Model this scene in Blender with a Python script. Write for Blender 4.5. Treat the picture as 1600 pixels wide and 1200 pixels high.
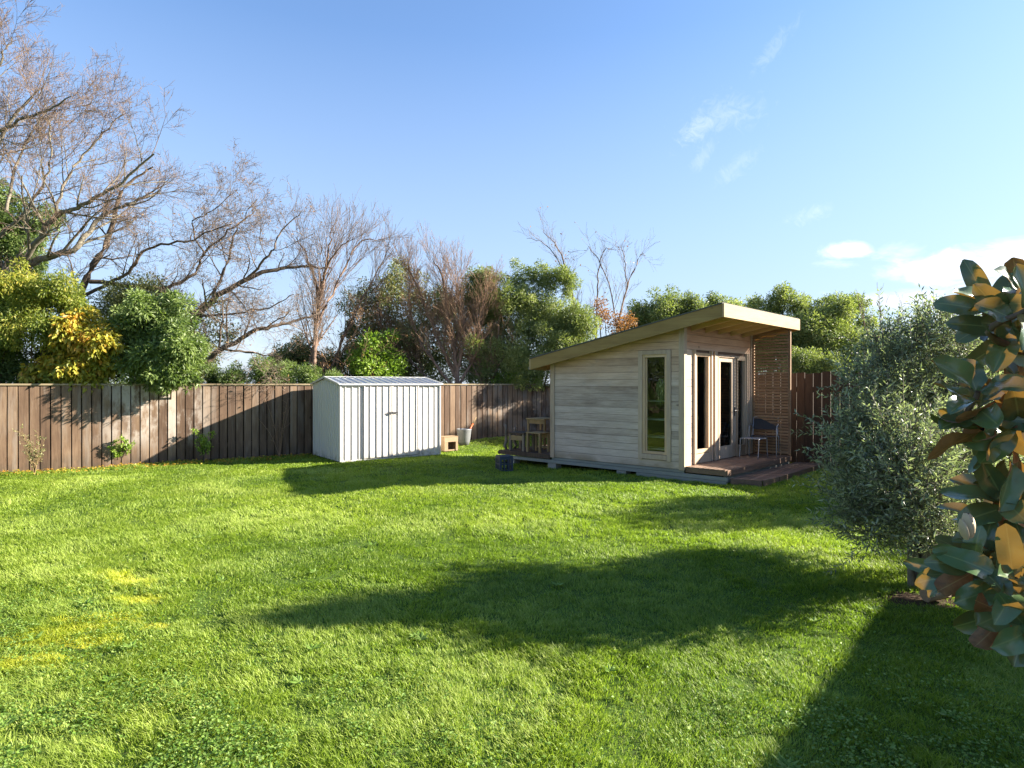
import bpy, math, random
import numpy as np
from mathutils import Vector
C = bpy.context.scene.collection
for o in list(bpy.data.objects): bpy.data.objects.remove(o)
R = math.radians
rng = np.random.default_rng(7)
random.seed(7)
FPX = 940.0; EYE = 1.8
# ---------------------------------------------------------------- camera, sky, sun
cam = bpy.data.cameras.new('camera'); camo = bpy.data.objects.new('camera', cam); C.objects.link(camo)
camo.location = (0, 0, EYE); camo.rotation_euler = (R(90), 0, 0)
cam.sensor_width = 36; cam.lens = FPX/1600*36; cam.clip_end = 3000; cam.clip_start = 0.05
bpy.context.scene.camera = camo
SUN = Vector((7.45, 0.94, 3.34)).normalized()
EL = math.asin(SUN.z); AZ = math.atan2(SUN.x, SUN.y)
sc = bpy.context.scene
sc.view_settings.view_transform = 'Standard'; sc.view_settings.look = 'None'
sc.view_settings.exposure = 2.1; sc.view_settings.gamma = 1
sun = bpy.data.lights.new('sun', 'SUN'); suno = bpy.data.objects.new('sun', sun); C.objects.link(suno)
sun.energy = 5.0; sun.angle = R(0.55); sun.color = (1.0, 0.92, 0.79)
suno.rotation_euler = SUN.to_track_quat('Z', 'Y').to_euler(); suno.location = (10, 0, 12)

def pdir(px, py): return Vector(((px-800)/FPX, 1, -(py-600)/FPX)).normalized()
class NT:
    def __init__(s, nt): s.nt = nt; s.n = nt.nodes; s.l = nt.links
    def add(s, typ, **kw):
        nd = s.n.new(typ)
        ins = kw.pop('ins', {})
        for k, v in kw.items(): setattr(nd, k, v)
        for k, v in ins.items(): s.set(nd, k, v)
        return nd
    def set(s, nd, k, v):
        sock = nd.inputs[k]
        if hasattr(v, 'is_output') or isinstance(v, bpy.types.NodeSocket): s.l.new(v, sock)
        else: sock.default_value = v
    def math(s, op, a, b=0.0, clamp=False):
        nd = s.add('ShaderNodeMath', operation=op, use_clamp=clamp); s.set(nd, 0, a); s.set(nd, 1, b); return nd.outputs[0]
    def mix(s, f, a, b, mode='MIX'):
        nd = s.add('ShaderNodeMix', data_type='RGBA', blend_type=mode)
        s.set(nd, 0, f); s.set(nd, 6, a if not isinstance(a, tuple) else (*a[:3], 1)); s.set(nd, 7, b if not isinstance(b, tuple) else (*b[:3], 1)); return nd.outputs[2]
    def noise(s, vec, scale, detail=4, rough=.55, dist=0):
        nd = s.add('ShaderNodeTexNoise', ins={'Scale': scale, 'Detail': detail, 'Roughness': rough, 'Distortion': dist})
        if vec is not None: s.l.new(vec, nd.inputs['Vector'])
        return nd.outputs['Fac']
    def mapping(s, vec, scale=(1, 1, 1), rot=(0, 0, 0), loc=(0, 0, 0)):
        nd = s.add('ShaderNodeMapping'); s.l.new(vec, nd.inputs[0]); nd.inputs['Scale'].default_value = scale
        nd.inputs['Rotation'].default_value = rot; nd.inputs['Location'].default_value = loc; return nd.outputs[0]
    def ramp(s, f, stops):
        nd = s.add('ShaderNodeValToRGB'); s.set(nd, 0, f); e = nd.color_ramp.elements
        while len(e) < len(stops): e.new(0.5)
        for el, (p, c) in zip(e, stops): el.position = p; el.color = (*c[:3], 1) if isinstance(c, tuple) else (c, c, c, 1)
        return nd.outputs[0]
    def mrange(s, v, a, b, c=0., d=1.):
        nd = s.add('ShaderNodeMapRange', interpolation_type='SMOOTHSTEP'); s.set(nd, 0, v)
        for i, x in zip((1, 2, 3, 4), (a, b, c, d)): nd.inputs[i].default_value = x
        return nd.outputs[0]

w = bpy.data.worlds.new('World'); sc.world = w; w.use_nodes = True
t = NT(w.node_tree); t.n.clear()
sky = t.add('ShaderNodeTexSky', sky_type='NISHITA', sun_disc=False, sun_elevation=EL, sun_rotation=AZ,
            altitude=0, air_density=1.0, dust_density=0.45, ozone_density=2.6)
tc = t.add('ShaderNodeTexCoord').outputs['Generated']
# cirrus wisps and low cumulus, given as directions on the sky
clouds = [(1210, 75, .055, 1.0, (1, .3), .13, -55), (1130, 178, .075, 1., (1, .5), .15, -8), (1090, 200, .05, 1., (1, .5), .25, -40), (1100, 243, .04, 1., (1, .36), .14, -60),
          (1150, 262, .05, 1., (1, .36), .13, -40), (1265, 335, .045, .9, (1, .4), .2, -20),
          (1325, 391, .034, 1.3, (1, .42), .75, 0), (1310, 414, .06, .9, (1, .16), .5, 0), (1415, 392, .04, 1.1, (1, .5), .45, 0),
          (1500, 420, .12, 1.3, (1, .26), .8, 0), (1620, 400, .09, 1.4, (1, .3), .8, 0), (1440, 470, .15, 1.2, (1, .13), .6, 0),
          (1660, 490, .18, 1.3, (1, .25), .5, 0), (560, 585, .40, 1.2, (1, .15), .08, 0), (300, 545, .3, 1.2, (1, .3), .15, 0)]
nz1 = t.noise(t.mapping(tc, (7, 7, 16)), 2.4, 8, .62, .5)
nz2 = t.noise(t.mapping(tc, (9, 9, 9), rot=(0, .6, 0)), 5.5, 8, .68, 1.2)
total = None
for ci, (px, py, rad, amp, (sx, sy), op, rot) in enumerate(clouds):
    nz = nz2 if ci < 6 else nz1
    d = pdir(px, py); a = math.radians(-rot)
    e1 = Vector((1, 0, 0)); e1 = (e1 - d*e1.dot(d)).normalized(); e2 = e1.cross(d)
    u = e1*math.cos(a)+e2*math.sin(a); v = e2*math.cos(a)-e1*math.sin(a)
    def dot(vec):
        nd = t.add('ShaderNodeVectorMath', operation='DOT_PRODUCT'); t.l.new(tc, nd.inputs[0]); nd.inputs[1].default_value = vec
        return nd.outputs['Value']
    du = t.math('DIVIDE', dot(u), rad*sx); dv = t.math('DIVIDE', dot(v), rad*sy)
    r2 = t.math('ADD', t.math('MULTIPLY', du, du), t.math('MULTIPLY', dv, dv))
    g = t.math('MULTIPLY', t.math('EXPONENT', t.math('MULTIPLY', r2, -1.0)), amp)
    g = t.math('MULTIPLY', g, t.math('GREATER_THAN', dot(d), .3))
    m = t.mrange(t.math('ADD', t.math('MULTIPLY', g, .5), nz), .74, 1.2, 0, op)
    total = m if total is None else t.math('MAXIMUM', total, m)
hs = t.add('ShaderNodeHueSaturation', ins={'Hue': .5, 'Saturation': 1.12, 'Value': 1.0, 'Color': sky.outputs[0]}).outputs[0]
hs = t.mix(1., hs, (1.0, .96, 1.0), 'MULTIPLY')
zz = t.add('ShaderNodeSeparateXYZ'); t.l.new(tc, zz.inputs[0])
hz = t.ramp(zz.outputs[2], [(.0, .8), (.12, .72), (.3, .45), (.5, .08), (.75, 0.)]); hs = t.mix(hz, hs, (1.85, 2.3, 3.05)); col = t.mix(total, hs, (5.0, 5.1, 5.3))
bg = t.add('ShaderNodeBackground', ins={'Color': col, 'Strength': 0.073})
t.l.new(bg.outputs[0], t.add('ShaderNodeOutputWorld').inputs[0])

# ---------------------------------------------------------------- helpers
def at(px, py, Y): return np.array([(px-800)/FPX*Y, Y, EYE-(py-600)/FPX*Y])
WL = {}
def tag(o, label=None, cat=None, group=None, kind=None):
    if label: o['label'] = label
    if cat: o['category'] = cat
    if group: o['group'] = group
    if kind: o['kind'] = kind
    return o
def thing(name, label, cat, loc=(0, 0, 0), group=None):
    o = bpy.data.objects.new(name, None); C.objects.link(o); o.location = loc; o.empty_display_size = .2
    WL[o] = np.array(loc, float); return tag(o, label, cat, group)
def raw(name, V, faces, mats, parent=None, origin=None, attrs=None, smooth=False, midx=None):
    """faces: list of int arrays (m,k)"""
    V = np.asarray(V, float)
    off = WL[parent] if parent is not None else (np.array(origin, float) if origin is not None else np.zeros(3))
    me = bpy.data.meshes.new(name)
    me.vertices.add(len(V)); me.vertices.foreach_set('co', (V-off).astype(np.float32).ravel())
    loops = np.concatenate([f.ravel() for f in faces]).astype(np.int32)
    starts = []; s = 0
    for f in faces:
        starts.append(s + np.arange(len(f))*f.shape[1]); s += f.size
    starts = np.concatenate(starts).astype(np.int32)
    me.loops.add(len(loops)); me.loops.foreach_set('vertex_index', loops)
    me.polygons.add(len(starts)); me.polygons.foreach_set('loop_start', starts)
    if smooth: me.polygons.foreach_set('use_smooth', np.ones(len(starts), bool))
    else: me.polygons.foreach_set('use_smooth', np.zeros(len(starts), bool))
    for k, v in (attrs or {}).items():
        a = me.attributes.new(k, 'FLOAT', 'POINT'); a.data.foreach_set('value', np.asarray(v, np.float32))
    me.update(calc_edges=True); me.validate()
    for m in (mats if isinstance(mats, (list, tuple)) else [mats]): me.materials.append(m)
    if midx is not None: me.polygons.foreach_set('material_index', np.asarray(midx, np.int32))
    o = bpy.data.objects.new(name, me); C.objects.link(o)
    if parent is not None: o.parent = parent; WL[o] = off
    else: o.location = off; WL[o] = off
    return o
class MB:
    def __init__(s): s.v = []; s.f = {}; s.r = []; s.cur = None
    def rnd(s, x=None): s.cur = random.random() if x is None else x
    def addv(s, pts):
        i = len(s.v); s.v.extend([tuple(p) for p in pts]); s.r.extend([s.cur if s.cur is not None else .5]*len(pts)); return i
    def face(s, idx): s.f.setdefault(len(idx), []).append(idx)
    def hexa(s, p):   # 8 pts: bottom 4 ccw, top 4
        i = s.addv(p)
        for q in ((0, 3, 2, 1), (4, 5, 6, 7), (0, 1, 5, 4), (1, 2, 6, 5), (2, 3, 7, 6), (3, 0, 4, 7)): s.face([i+k for k in q])
        return s
    def box(s, c, size, ax=None):
        """c centre, size along axes ax (3 vectors)"""
        ax = ax or ((1, 0, 0), (0, 1, 0), (0, 0, 1)); c = np.array(c, float)
        a, b, d = [np.array(x, float)*h/2 for x, h in zip(ax, size)]
        return s.hexa([c-a-b-d, c+a-b-d, c+a+b-d, c-a+b-d, c-a-b+d, c+a-b+d, c+a+b+d, c-a+b+d])
    def prism(s, poly, P0, U, W, N, d0, d1):
        """2-D polygon (u,w) on plane P0+U*u+W*w, extruded along N from d0 to d1"""
        P0, U, W, N = [np.array(x, float) for x in (P0, U, W, N)]; n = len(poly)
        i = s.addv([P0+U*u+W*w_+N*d0 for u, w_ in poly]+[P0+U*u+W*w_+N*d1 for u, w_ in poly])
        s.face([i+k for k in range(n)][::-1]); s.face([i+n+k for k in range(n)])
        for k in range(n): s.face([i+k, i+(k+1) % n, i+n+(k+1) % n, i+n+k])
        return s
    def tube(s, pts, r, sides=8, cap=True):
        pts = [np.array(p, float) for p in pts]; n = len(pts); r = [r]*n if np.isscalar(r) else list(r)
        up = np.array([0, 0, 1.]); rings = []
        for k in range(n):
            tg = pts[min(k+1, n-1)]-pts[max(k-1, 0)]; tg = tg/(np.linalg.norm(tg)+1e-9)
            a = np.cross(tg, up if abs(tg[2]) < .95 else np.array([1., 0, 0])); a /= np.linalg.norm(a)+1e-9; b = np.cross(tg, a)
            rings.append(s.addv([pts[k]+r[k]*(a*math.cos(2*math.pi*j/sides)+b*math.sin(2*math.pi*j/sides)) for j in range(sides)]))
        for k in range(n-1):
            for j in range(sides): s.face([rings[k]+j, rings[k]+(j+1) % sides, rings[k+1]+(j+1) % sides, rings[k+1]+j])
        if cap: s.face([rings[0]+j for j in range(sides)][::-1]); s.face([rings[-1]+j for j in range(sides)])
        return s
    def lathe(s, c, prof, sides=24):
        rings = [s.addv([(c[0]+r*math.cos(2*math.pi*j/sides), c[1]+r*math.sin(2*math.pi*j/sides), c[2]+z) for j in range(sides)]) for r, z in prof]
        for a, b in zip(rings, rings[1:]):
            for j in range(sides): s.face([a+j, a+(j+1) % sides, b+(j+1) % sides, b+j])
        return s
    def build(s, name, mat, parent=None, origin=None, smooth=False, bevel=0):
        o = raw(name, s.v, [np.array(f) for f in s.f.values()], mat, parent, origin, {'rnd': s.r}, smooth)
        if bevel:
            m = o.modifiers.new('bev', 'BEVEL'); m.width = bevel; m.segments = 2; m.limit_method = 'ANGLE'
        return o

# ---------------------------------------------------------------- materials
def newmat(name):
    m = bpy.data.materials.new(name); m.use_nodes = True; t = NT(m.node_tree); t.n.clear()
    out = t.add('ShaderNodeOutputMaterial'); return m, t, out
def attr(t, n='rnd'): return t.add('ShaderNodeAttribute', attribute_name=n).outputs['Fac']
def pos(t): return t.add('ShaderNodeNewGeometry').outputs['Position']
def bump(t, h, strength=.3, dist=.01):
    return t.add('ShaderNodeBump', ins={'Height': h, 'Strength': strength, 'Distance': dist}).outputs[0]
def m_plain(name, col, rough=.6, metal=0, var=.12, scale=8, bmp=0, spec=.5):
    m, t, out = newmat(name); p = pos(t)
    n = t.noise(p, scale, 5); c = t.mix(n, tuple(x*(1-var) for x in col), tuple(min(1, x*(1+var)) for x in col))
    b = t.add('ShaderNodeBsdfPrincipled', ins={'Base Color': c, 'Roughness': rough, 'Metallic': metal, 'Specular IOR Level': spec})
    if bmp: t.l.new(bump(t, t.noise(p, scale*6, 4), bmp), b.inputs['Normal'])
    t.l.new(b.outputs[0], out.inputs[0]); return m
def rotvec(t, U):
    """position turned so that x runs along the horizontal direction U"""
    return t.mapping(pos(t), rot=(0, 0, -math.atan2(U[1], U[0])))
def m_wood(name, cols, along, rough=.7, grain=26, knots=True, weather=None, stain=None, bmp=.25, rw=.2):
    """cols: dark..light stops; along: 'x' grain along local x (rotated to U) or 'z'"""
    U, ax = along
    m, t, out = newmat(name); p = rotvec(t, U); r = attr(t)
    off = t.add('ShaderNodeCombineXYZ', ins={0: t.math('MULTIPLY', r, 37.), 1: t.math('MULTIPLY', r, 91.), 2: t.math('MULTIPLY', r, 53.)}).outputs[0]
    va = t.add('ShaderNodeVectorMath', operation='ADD'); t.l.new(p, va.inputs[0]); t.l.new(off, va.inputs[1]); q = va.outputs[0]
    sc_ = (.06, 1, 1) if ax == 'x' else (1, 1, .06)
    g1 = t.noise(t.mapping(q, sc_), grain*3, 5, .6, .6)
    g2 = t.noise(t.mapping(q, tuple(.25 if x < 1 else 1 for x in sc_)), 5, 4, .6, .4)
    f = t.math('ADD', t.math('MULTIPLY', g1, .45), t.math('ADD', t.math('MULTIPLY', g2, .5), t.math('ADD', t.math('MULTIPLY', r, rw), -.03-rw*.5+.1)))
    k = [(i/(len(cols)-1)*.56+.26, c) for i, c in enumerate(cols)]
    c = t.ramp(f, k)
    if knots:
        vo = t.add('ShaderNodeTexVoronoi', feature='F1', ins={'Scale': 2.6, 'Randomness': 1.0}); t.l.new(t.mapping(q, (.55, 1, 1) if ax == 'x' else (1, 1, .55)), vo.inputs['Vector'])
        kk = t.mrange(vo.outputs['Distance'], .035, .075, 1, 0)
        c = t.mix(t.math('MULTIPLY', kk, .55), c, tuple(x*.38 for x in cols[0]))
    if weather: c = weather(t, c, p)
    if stain: c = stain(t, c, p)
    b = t.add('ShaderNodeBsdfPrincipled', ins={'Base Color': c, 'Roughness': rough, 'Specular IOR Level': .3})
    t.l.new(bump(t, g1, bmp, .006), b.inputs['Normal']); t.l.new(b.outputs[0], out.inputs[0]); return m
def m_leaf(name, cols, transl=.35, rough=.5, spec=.4, tcol=None, big=.5):
    m, t, out = newmat(name); r = attr(t)
    n = t.noise(pos(t), big, 3)
    f = t.math('ADD', t.math('MULTIPLY', r, .7), t.math('MULTIPLY', n, .3))
    c = t.ramp(f, [(.1+.75*i/(len(cols)-1), x) for i, x in enumerate(cols)])
    b = t.add('ShaderNodeBsdfPrincipled', ins={'Base Color': c, 'Roughness': rough, 'Specular IOR Level': spec})
    tl = t.add('ShaderNodeBsdfTranslucent', ins={'Color': t.mix(1., c, tcol or (1.35, 1.5, .7), 'MULTIPLY')})
    mx = t.add('ShaderNodeMixShader', ins={0: transl, 1: b.outputs[0], 2: tl.outputs[0]})
    t.l.new(mx.outputs[0], out.inputs[0]); return m
def m_bark(name, c0, c1, scale=12):
    m, t, out = newmat(name); p = pos(t)
    n = t.noise(t.mapping(p, (1, 1, .35)), scale, 5, .65)
    c = t.ramp(n, [(.3, c0), (.7, c1)])
    b = t.add('ShaderNodeBsdfPrincipled', ins={'Base Color': c, 'Roughness': .85, 'Specular IOR Level': .2})
    t.l.new(bump(t, n, .5, .02), b.inputs['Normal']); t.l.new(b.outputs[0], out.inputs[0]); return m

# ---------------------------------------------------------------- ground
FD = np.array([.854, .52]); FD /= np.linalg.norm(FD); FN = np.array([FD[1], -FD[0]])      # left fence direction, normal to the yard
def fenceY(x): return 18.62+.61*x
def sstep(v, a, b): x = np.clip((np.asarray(v, float)-a)/(b-a), 0, 1); return x*x*(3-2*x)
def hgt(x, y):
    x = np.asarray(x, float); y = np.asarray(y, float)
    h = .17*sstep(y-(.61*x), 16.3, 18.4)*sstep(x, -2.2, -.8)*(1-sstep(y-.61*x, 20, 23))
    h = h-.08*np.exp(-((x-.4)**2+(y-13.3)**2)/1.3**2)
    h = h+.012*np.sin(x*1.7+y*.6)*np.sin(y*1.3-x*.4)+.009*np.sin(x*4.1+1+y)*np.sin(y*3.7)+.007*np.sin(x*9.3+2*np.sin(y*3))*np.sin(y*8.1+x*2)
    return h*(1-sstep(np.hypot(x, y-8), 20, 30))
def lawn_col(t, p):
    """soil/grass colour shared by the turf sheet and the blades: patches that belong to the lawn itself"""
    n1 = t.noise(p, 1.1, 5, .6); n2 = t.noise(p, 5.5, 4, .6)
    return n1, n2
def patch(t, p, cx, cy, rx, ry, ang, thr=.5):
    q = t.mapping(p, loc=(-cx, -cy, 0)); q = t.mapping(q, rot=(0, 0, -ang)); q = t.mapping(q, (1/rx, 1/ry, 0))
    ln = t.add('ShaderNodeVectorMath', operation='LENGTH'); t.l.new(q, ln.inputs[0])
    n = t.noise(p, 7, 6, .75)
    return t.mrange(t.math('ADD', ln.outputs['Value'], t.math('MULTIPLY', t.math('SUBTRACT', n, .5), 4.6)), .55, 1.35, 1, 0)
YP = [((-3.05), 4.05, .5, .15, .35), (-2.75, 4.55, .6, .14, .5), (-2.9, 5.15, .35, .12, .4), (-2.6, 4.0, .3, .1, .2), (-3.15, 3.9, .45, .14, .3), (-2.45, 4.7, .14, .08, 0), (-2.3, 5.9, .25, .1, .3)]
YP = []
for (px, py, rx, ry, a) in [(100, 985, .42, .10, .3), (30, 1032, .34, .13, .1), (140, 1000, .25, .09, .2), (195, 905, .34, .12, -.5), (218, 935, .22, .1, 0), (240, 975, .14, .07, 0), (60, 1000, .3, .08, .3), (150, 965, .3, .1, .3)]:
    Y = FPX*EYE/(py-600); YP.append(((px-800)/FPX*Y, Y, rx, ry, a))
def yellow_mask(t, p):
    m = None
    for y in YP:
        k = patch(t, p, *y); m = k if m is None else t.math('MAXIMUM', m, k)
    return m
m, t, out = newmat('turf_soil'); p = pos(t)
n1 = t.noise(p, 1.2, 5, .6); n2 = t.noise(p, 30, 4, .7)
c = t.mix(n1, (.045, .085, .012), (.085, .14, .02)); c = t.mix(t.mrange(n2, .5, .75), c, (.05, .05, .022))
c = t.mix(yellow_mask(t, p), c, (.35, .33, .03))
for (cx, cy, rx, ry, a) in [(3.45, 5.1, .35, .2, 0), (.6, 18.3, 2.2, .5, .55)]:
    c = t.mix(patch(t, p, cx, cy, rx, ry, a), c, (.07, .045, .028))
b = t.add('ShaderNodeBsdfPrincipled', ins={'Base Color': c, 'Roughness': .95, 'Specular IOR Level': .1})
t.l.new(bump(t, n2, .6, .03), b.inputs['Normal']); t.l.new(b.outputs[0], out.inputs[0]); M_SOIL = m
def axis(r, near, far, n1_, n2_):
    a = np.linspace(-near, near, n1_); b = near+(far-near)*np.linspace(0, 1, n2_)[1:]**2.5
    return np.concatenate([-b[::-1], a, b])
ax_ = axis(0, 26, 700, 180, 14)
gx, gy = np.meshgrid(ax_, ax_+8); gz = hgt(gx, gy)-.012
n = len(ax_); V = np.stack([gx.ravel(), gy.ravel(), gz.ravel()], 1)
i, j = np.meshgrid(np.arange(n-1), np.arange(n-1)); i = i.ravel(); j = j.ravel()
F = np.stack([j*n+i, j*n+i+1, (j+1)*n+i+1, (j+1)*n+i], 1)
g = raw('ground', V, [F], M_SOIL, smooth=True); tag(g, kind='structure')

# footprints that carry no grass
Cc = np.array([3.22, 11.28]); Fv = np.array([.70, .714]); Fv /= np.linalg.norm(Fv); Gv = np.array([-.76, .65])
S0 = np.array([-3.96, 13.80]); Su = np.array([2.12, 1.6]); Su /= np.linalg.norm(Su); Sn = np.array([-Su[1], Su[0]])
def inrect(x, y, P, U, N, u0, u1, n0, n1_):
    dx = x-P[0]; dy = y-P[1]; u = dx*U[0]+dy*U[1]; v = dx*N[0]+dy*N[1]
    return (u > u0) & (u < u1) & (v > n0) & (v < n1_)
def vnoise(x, y, s, seed=0):
    """cheap smooth value noise"""
    r_ = np.random.default_rng(seed); T = r_.random((64, 64)); X = x*s+100; Y = y*s+100
    i = np.floor(X).astype(int); j = np.floor(Y).astype(int); fx = X-i; fy = Y-j; fx = fx*fx*(3-2*fx); fy = fy*fy*(3-2*fy)
    g_ = lambda a, b: T[a % 64, b % 64]
    return (g_(i, j)*(1-fx)+g_(i+1, j)*fx)*(1-fy)+(g_(i, j+1)*(1-fx)+g_(i+1, j+1)*fx)*fy
def gmask(x, y):
    ok = (y < fenceY(x)-.04)
    ok &= ~inrect(x, y, S0, Su, Sn, 0, 2.66, 0, 1.78)
    ok &= ~inrect(x, y, Cc, Gv, Fv, -.78, 4.8, .1, 3.1)
    ok &= ~((x-6.43)*.854+(y-13.87)*.52 > -.05)
    return ok
def sample_band(y0, y1, dens, pad=1.12, side=.6):
    area = ((y0+y1)/2*.851*2*pad+2*side)*(y1-y0); n_ = int(area*dens)
    y = y0+(y1-y0)*rng.random(n_); hw = y*.851*pad+side; x = (rng.random(n_)*2-1)*hw
    k = gmask(x, y); return x[k], y[k]
def blades(bands):
    Vs = []; rn = []; yl = []; nb = 0
    for (y0, y1, dens, hh, ww) in bands:
        x, y = sample_band(y0, y1, dens)
        # tufting: drop blades where the clump noise is low
        cl = .55*vnoise(x, y, 6.5, 1)+.45*vnoise(x, y, 17, 2)
        k = rng.random(len(x)) < .42+1.05*sstep(cl, .25, .7); x = x[k]; y = y[k]; cl = cl[k]; n_ = len(x)
        bare = np.exp(-(((x-3.45)/.35)**2+((y-5.1)/.22)**2)) > .3+.5*rng.random(n_)
        x = x[~bare]; y = y[~bare]; cl = cl[~bare]; n_ = len(x)
        low = vnoise(x, y, .9, 3)
        h = hh*(.45+.75*rng.random(n_))*(.35+1.15*cl)*(.65+.7*low)
        wd = ww*(.7+.6*rng.random(n_))
        flow = 2*math.pi*(vnoise(x, y, .8, 5)*1.1+vnoise(x, y, 2.7, 6)*.6)+1.2*rng.standard_normal(n_)
        ln = h*(.35+.9*rng.random(n_))
        dx = np.cos(flow)*ln; dy = np.sin(flow)*ln
        th = flow+math.pi/2+.6*rng.standard_normal(n_); sx = np.cos(th)*wd/2; sy = np.sin(th)*wd/2
        z = hgt(x, y)-.015
        v = np.empty((n_, 5, 3))
        v[:, 0] = np.stack([x-sx, y-sy, z], 1); v[:, 1] = np.stack([x+sx, y+sy, z], 1)
        v[:, 2] = np.stack([x+dx*.35+sx*.85, y+dy*.35+sy*.85, z+h*.6], 1); v[:, 3] = np.stack([x+dx*.35-sx*.85, y+dy*.35-sy*.85, z+h*.6], 1)
        v[:, 4] = np.stack([x+dx, y+dy, z+h], 1)
        Vs.append(v.reshape(-1, 3)); rn.append(np.repeat(np.clip(.5*rng.random(n_)+.5*low, 0, 1), 5)); nb += n_
    V = np.concatenate(Vs); b = np.arange(nb)[:, None]*5
    return V, [b+np.array([[0, 1, 2, 3]]), b+np.array([[3, 2, 4]])], np.concatenate(rn)
m, t, out = newmat('grass_blade'); p = pos(t); r = attr(t)
n1 = t.noise(p, .8, 4, .6); n3 = t.noise(p, 3.5, 4, .6)
f = t.math('ADD', t.math('MULTIPLY', r, .45), t.math('ADD', t.math('MULTIPLY', n1, .3), t.math('MULTIPLY', n3, .3)))
c = t.ramp(f, [(.22, (.055, .105, .009)), (.40, (.16, .24, .026)), (.57, (.28, .36, .055)), (.75, (.40, .45, .11)), (.95, (.52, .45, .18))])
c = t.mix(t.math('MULTIPLY', yellow_mask(t, p), t.mrange(r, .0, .7, .1, .62)), c, (.58, .56, .06))
b = t.add('ShaderNodeBsdfPrincipled', ins={'Base Color': c, 'Roughness': .5, 'Specular IOR Level': .35})
tl = t.add('ShaderNodeBsdfTranslucent', ins={'Color': t.mix(1., c, (1.2, 1.35, .6), 'MULTIPLY')})
mx = t.add('ShaderNodeMixShader', ins={0: .42, 1: b.outputs[0], 2: tl.outputs[0]}); t.l.new(mx.outputs[0], out.inputs[0]); M_GRASS = m
V, Fs, rn = blades([(1.2, 2.6, 3000, .05, .005), (2.6, 3.6, 16000, .042, .004), (3.6, 5.2, 11500, .043, .005), (5.2, 8, 6200, .048, .0065), (8, 12, 3200, .045, .009), (12, 19.5, 1700, .045, .013)])
g = raw('grass', V, Fs, M_GRASS, attrs={'rnd': rn}); tag(g, 'shaggy green lawn grass with yellow mossy patches', 'grass', kind='stuff')

# ---------------------------------------------------------------- leaf scattering
def unit(v): return v/(np.linalg.norm(v, axis=-1, keepdims=True)+1e-9)
def leafquads(P, D, N, L, W, fold=.25):
    """diamond leaves: base P, direction D, normal N"""
    D = unit(D); S = unit(np.cross(D, N)); N = np.cross(S, D); L = np.broadcast_to(L, (len(P),))[:, None]; W = np.broadcast_to(W, (len(P),))[:, None]
    mid = P+D*L*.45
    v = np.stack([P, mid+S*W/2+N*W*fold, P+D*L, mid-S*W/2+N*W*fold], 1)
    b = np.arange(len(P))[:, None]*4
    return v.reshape(-1, 3), b
def foliage(name, mat, blobs, parent, n, L, W, clump=.16, nclump=14, droop=-.2, shell=.5, seed=0, origin=None, narrow=0, flat=1.0):
    """blobs: (x,y,z,r) spheres; each is broken into clumps, each clump is filled with leaves"""
    g = np.random.default_rng(seed+11); B = np.array(blobs, float); nb0 = len(B)
    sub = []
    for (x, y, z, r) in B[:, :4]:
        sub.append((x, y, z, r*.8))
        for _ in range(5):
            d = unit(g.standard_normal(3)); q = .45+.38*g.random(); sub.append((x+d[0]*r*(1.02-q*.45), y+d[1]*r*(1-q*.45), z+d[2]*r*(1.02-q*.5), r*q))
    B = np.array(sub); nclump = nclump*nb0/len(B)*1.35; clump = clump*1.75
    wts = B[:, 3]**2; wts /= wts.sum()
    cs = []; 
    for (x, y, z, r), k in zip(B[:, :4], np.maximum(4, (wts*nclump*len(B)).astype(int))):
        d = unit(g.standard_normal((k, 3))); rr = r*(shell+(1-shell)*g.random((k, 1))**.6)
        rr *= (.8+.35*g.random((k, 1))); cs.append(np.concatenate([np.array([[x, y, z]])+d*rr*np.array([1, flat, 1]), np.full((k, 1), r)*clump/.16*(.14+.2*g.random((k, 1))), d], 1))
    cs = np.concatenate(cs); w_ = cs[:, 3]**2; w_ /= w_.sum()
    idx = g.choice(len(cs), n, p=w_); c = cs[idx]
    d = unit(g.standard_normal((n, 3))+c[:, 4:7]*.5); P = c[:, :3]+d*c[:, 3:4]*g.random((n, 1))**.45
    D = unit(d*1.0+g.standard_normal((n, 3))*.6+np.array([0, 0, droop])); N = unit(d*.5+g.standard_normal((n, 3))*.7+np.array([0, 0, .5]))
    crn = g.random(len(cs))[idx]
    nf = int(n*.45); bi = g.choice(len(B), nf, p=B[:, 3]**3/np.sum(B[:, 3]**3)); q = B[bi, :3]+unit(g.standard_normal((nf, 3)))*B[bi, 3:4]*.85*g.random((nf, 1))**.5
    P = np.concatenate([P, q]); D = np.concatenate([D, g.standard_normal((nf, 3))]); N = np.concatenate([N, g.standard_normal((nf, 3))]); crn = np.concatenate([crn, g.random(nf)*.5]); n = n+nf  # filler leaves, the dark inside of the crown put into their colour
    V, b = leafquads(P, D, N, L*(.6+.7*g.random(n)), W*(.7+.5*g.random(n)))
    rn = np.repeat(np.clip(.5*crn+.5*g.random(n), 0, 1), 4)
    return raw(name, V, [b+np.array([[0, 1, 2, 3]])], mat, parent, origin, {'rnd': rn})
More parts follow.
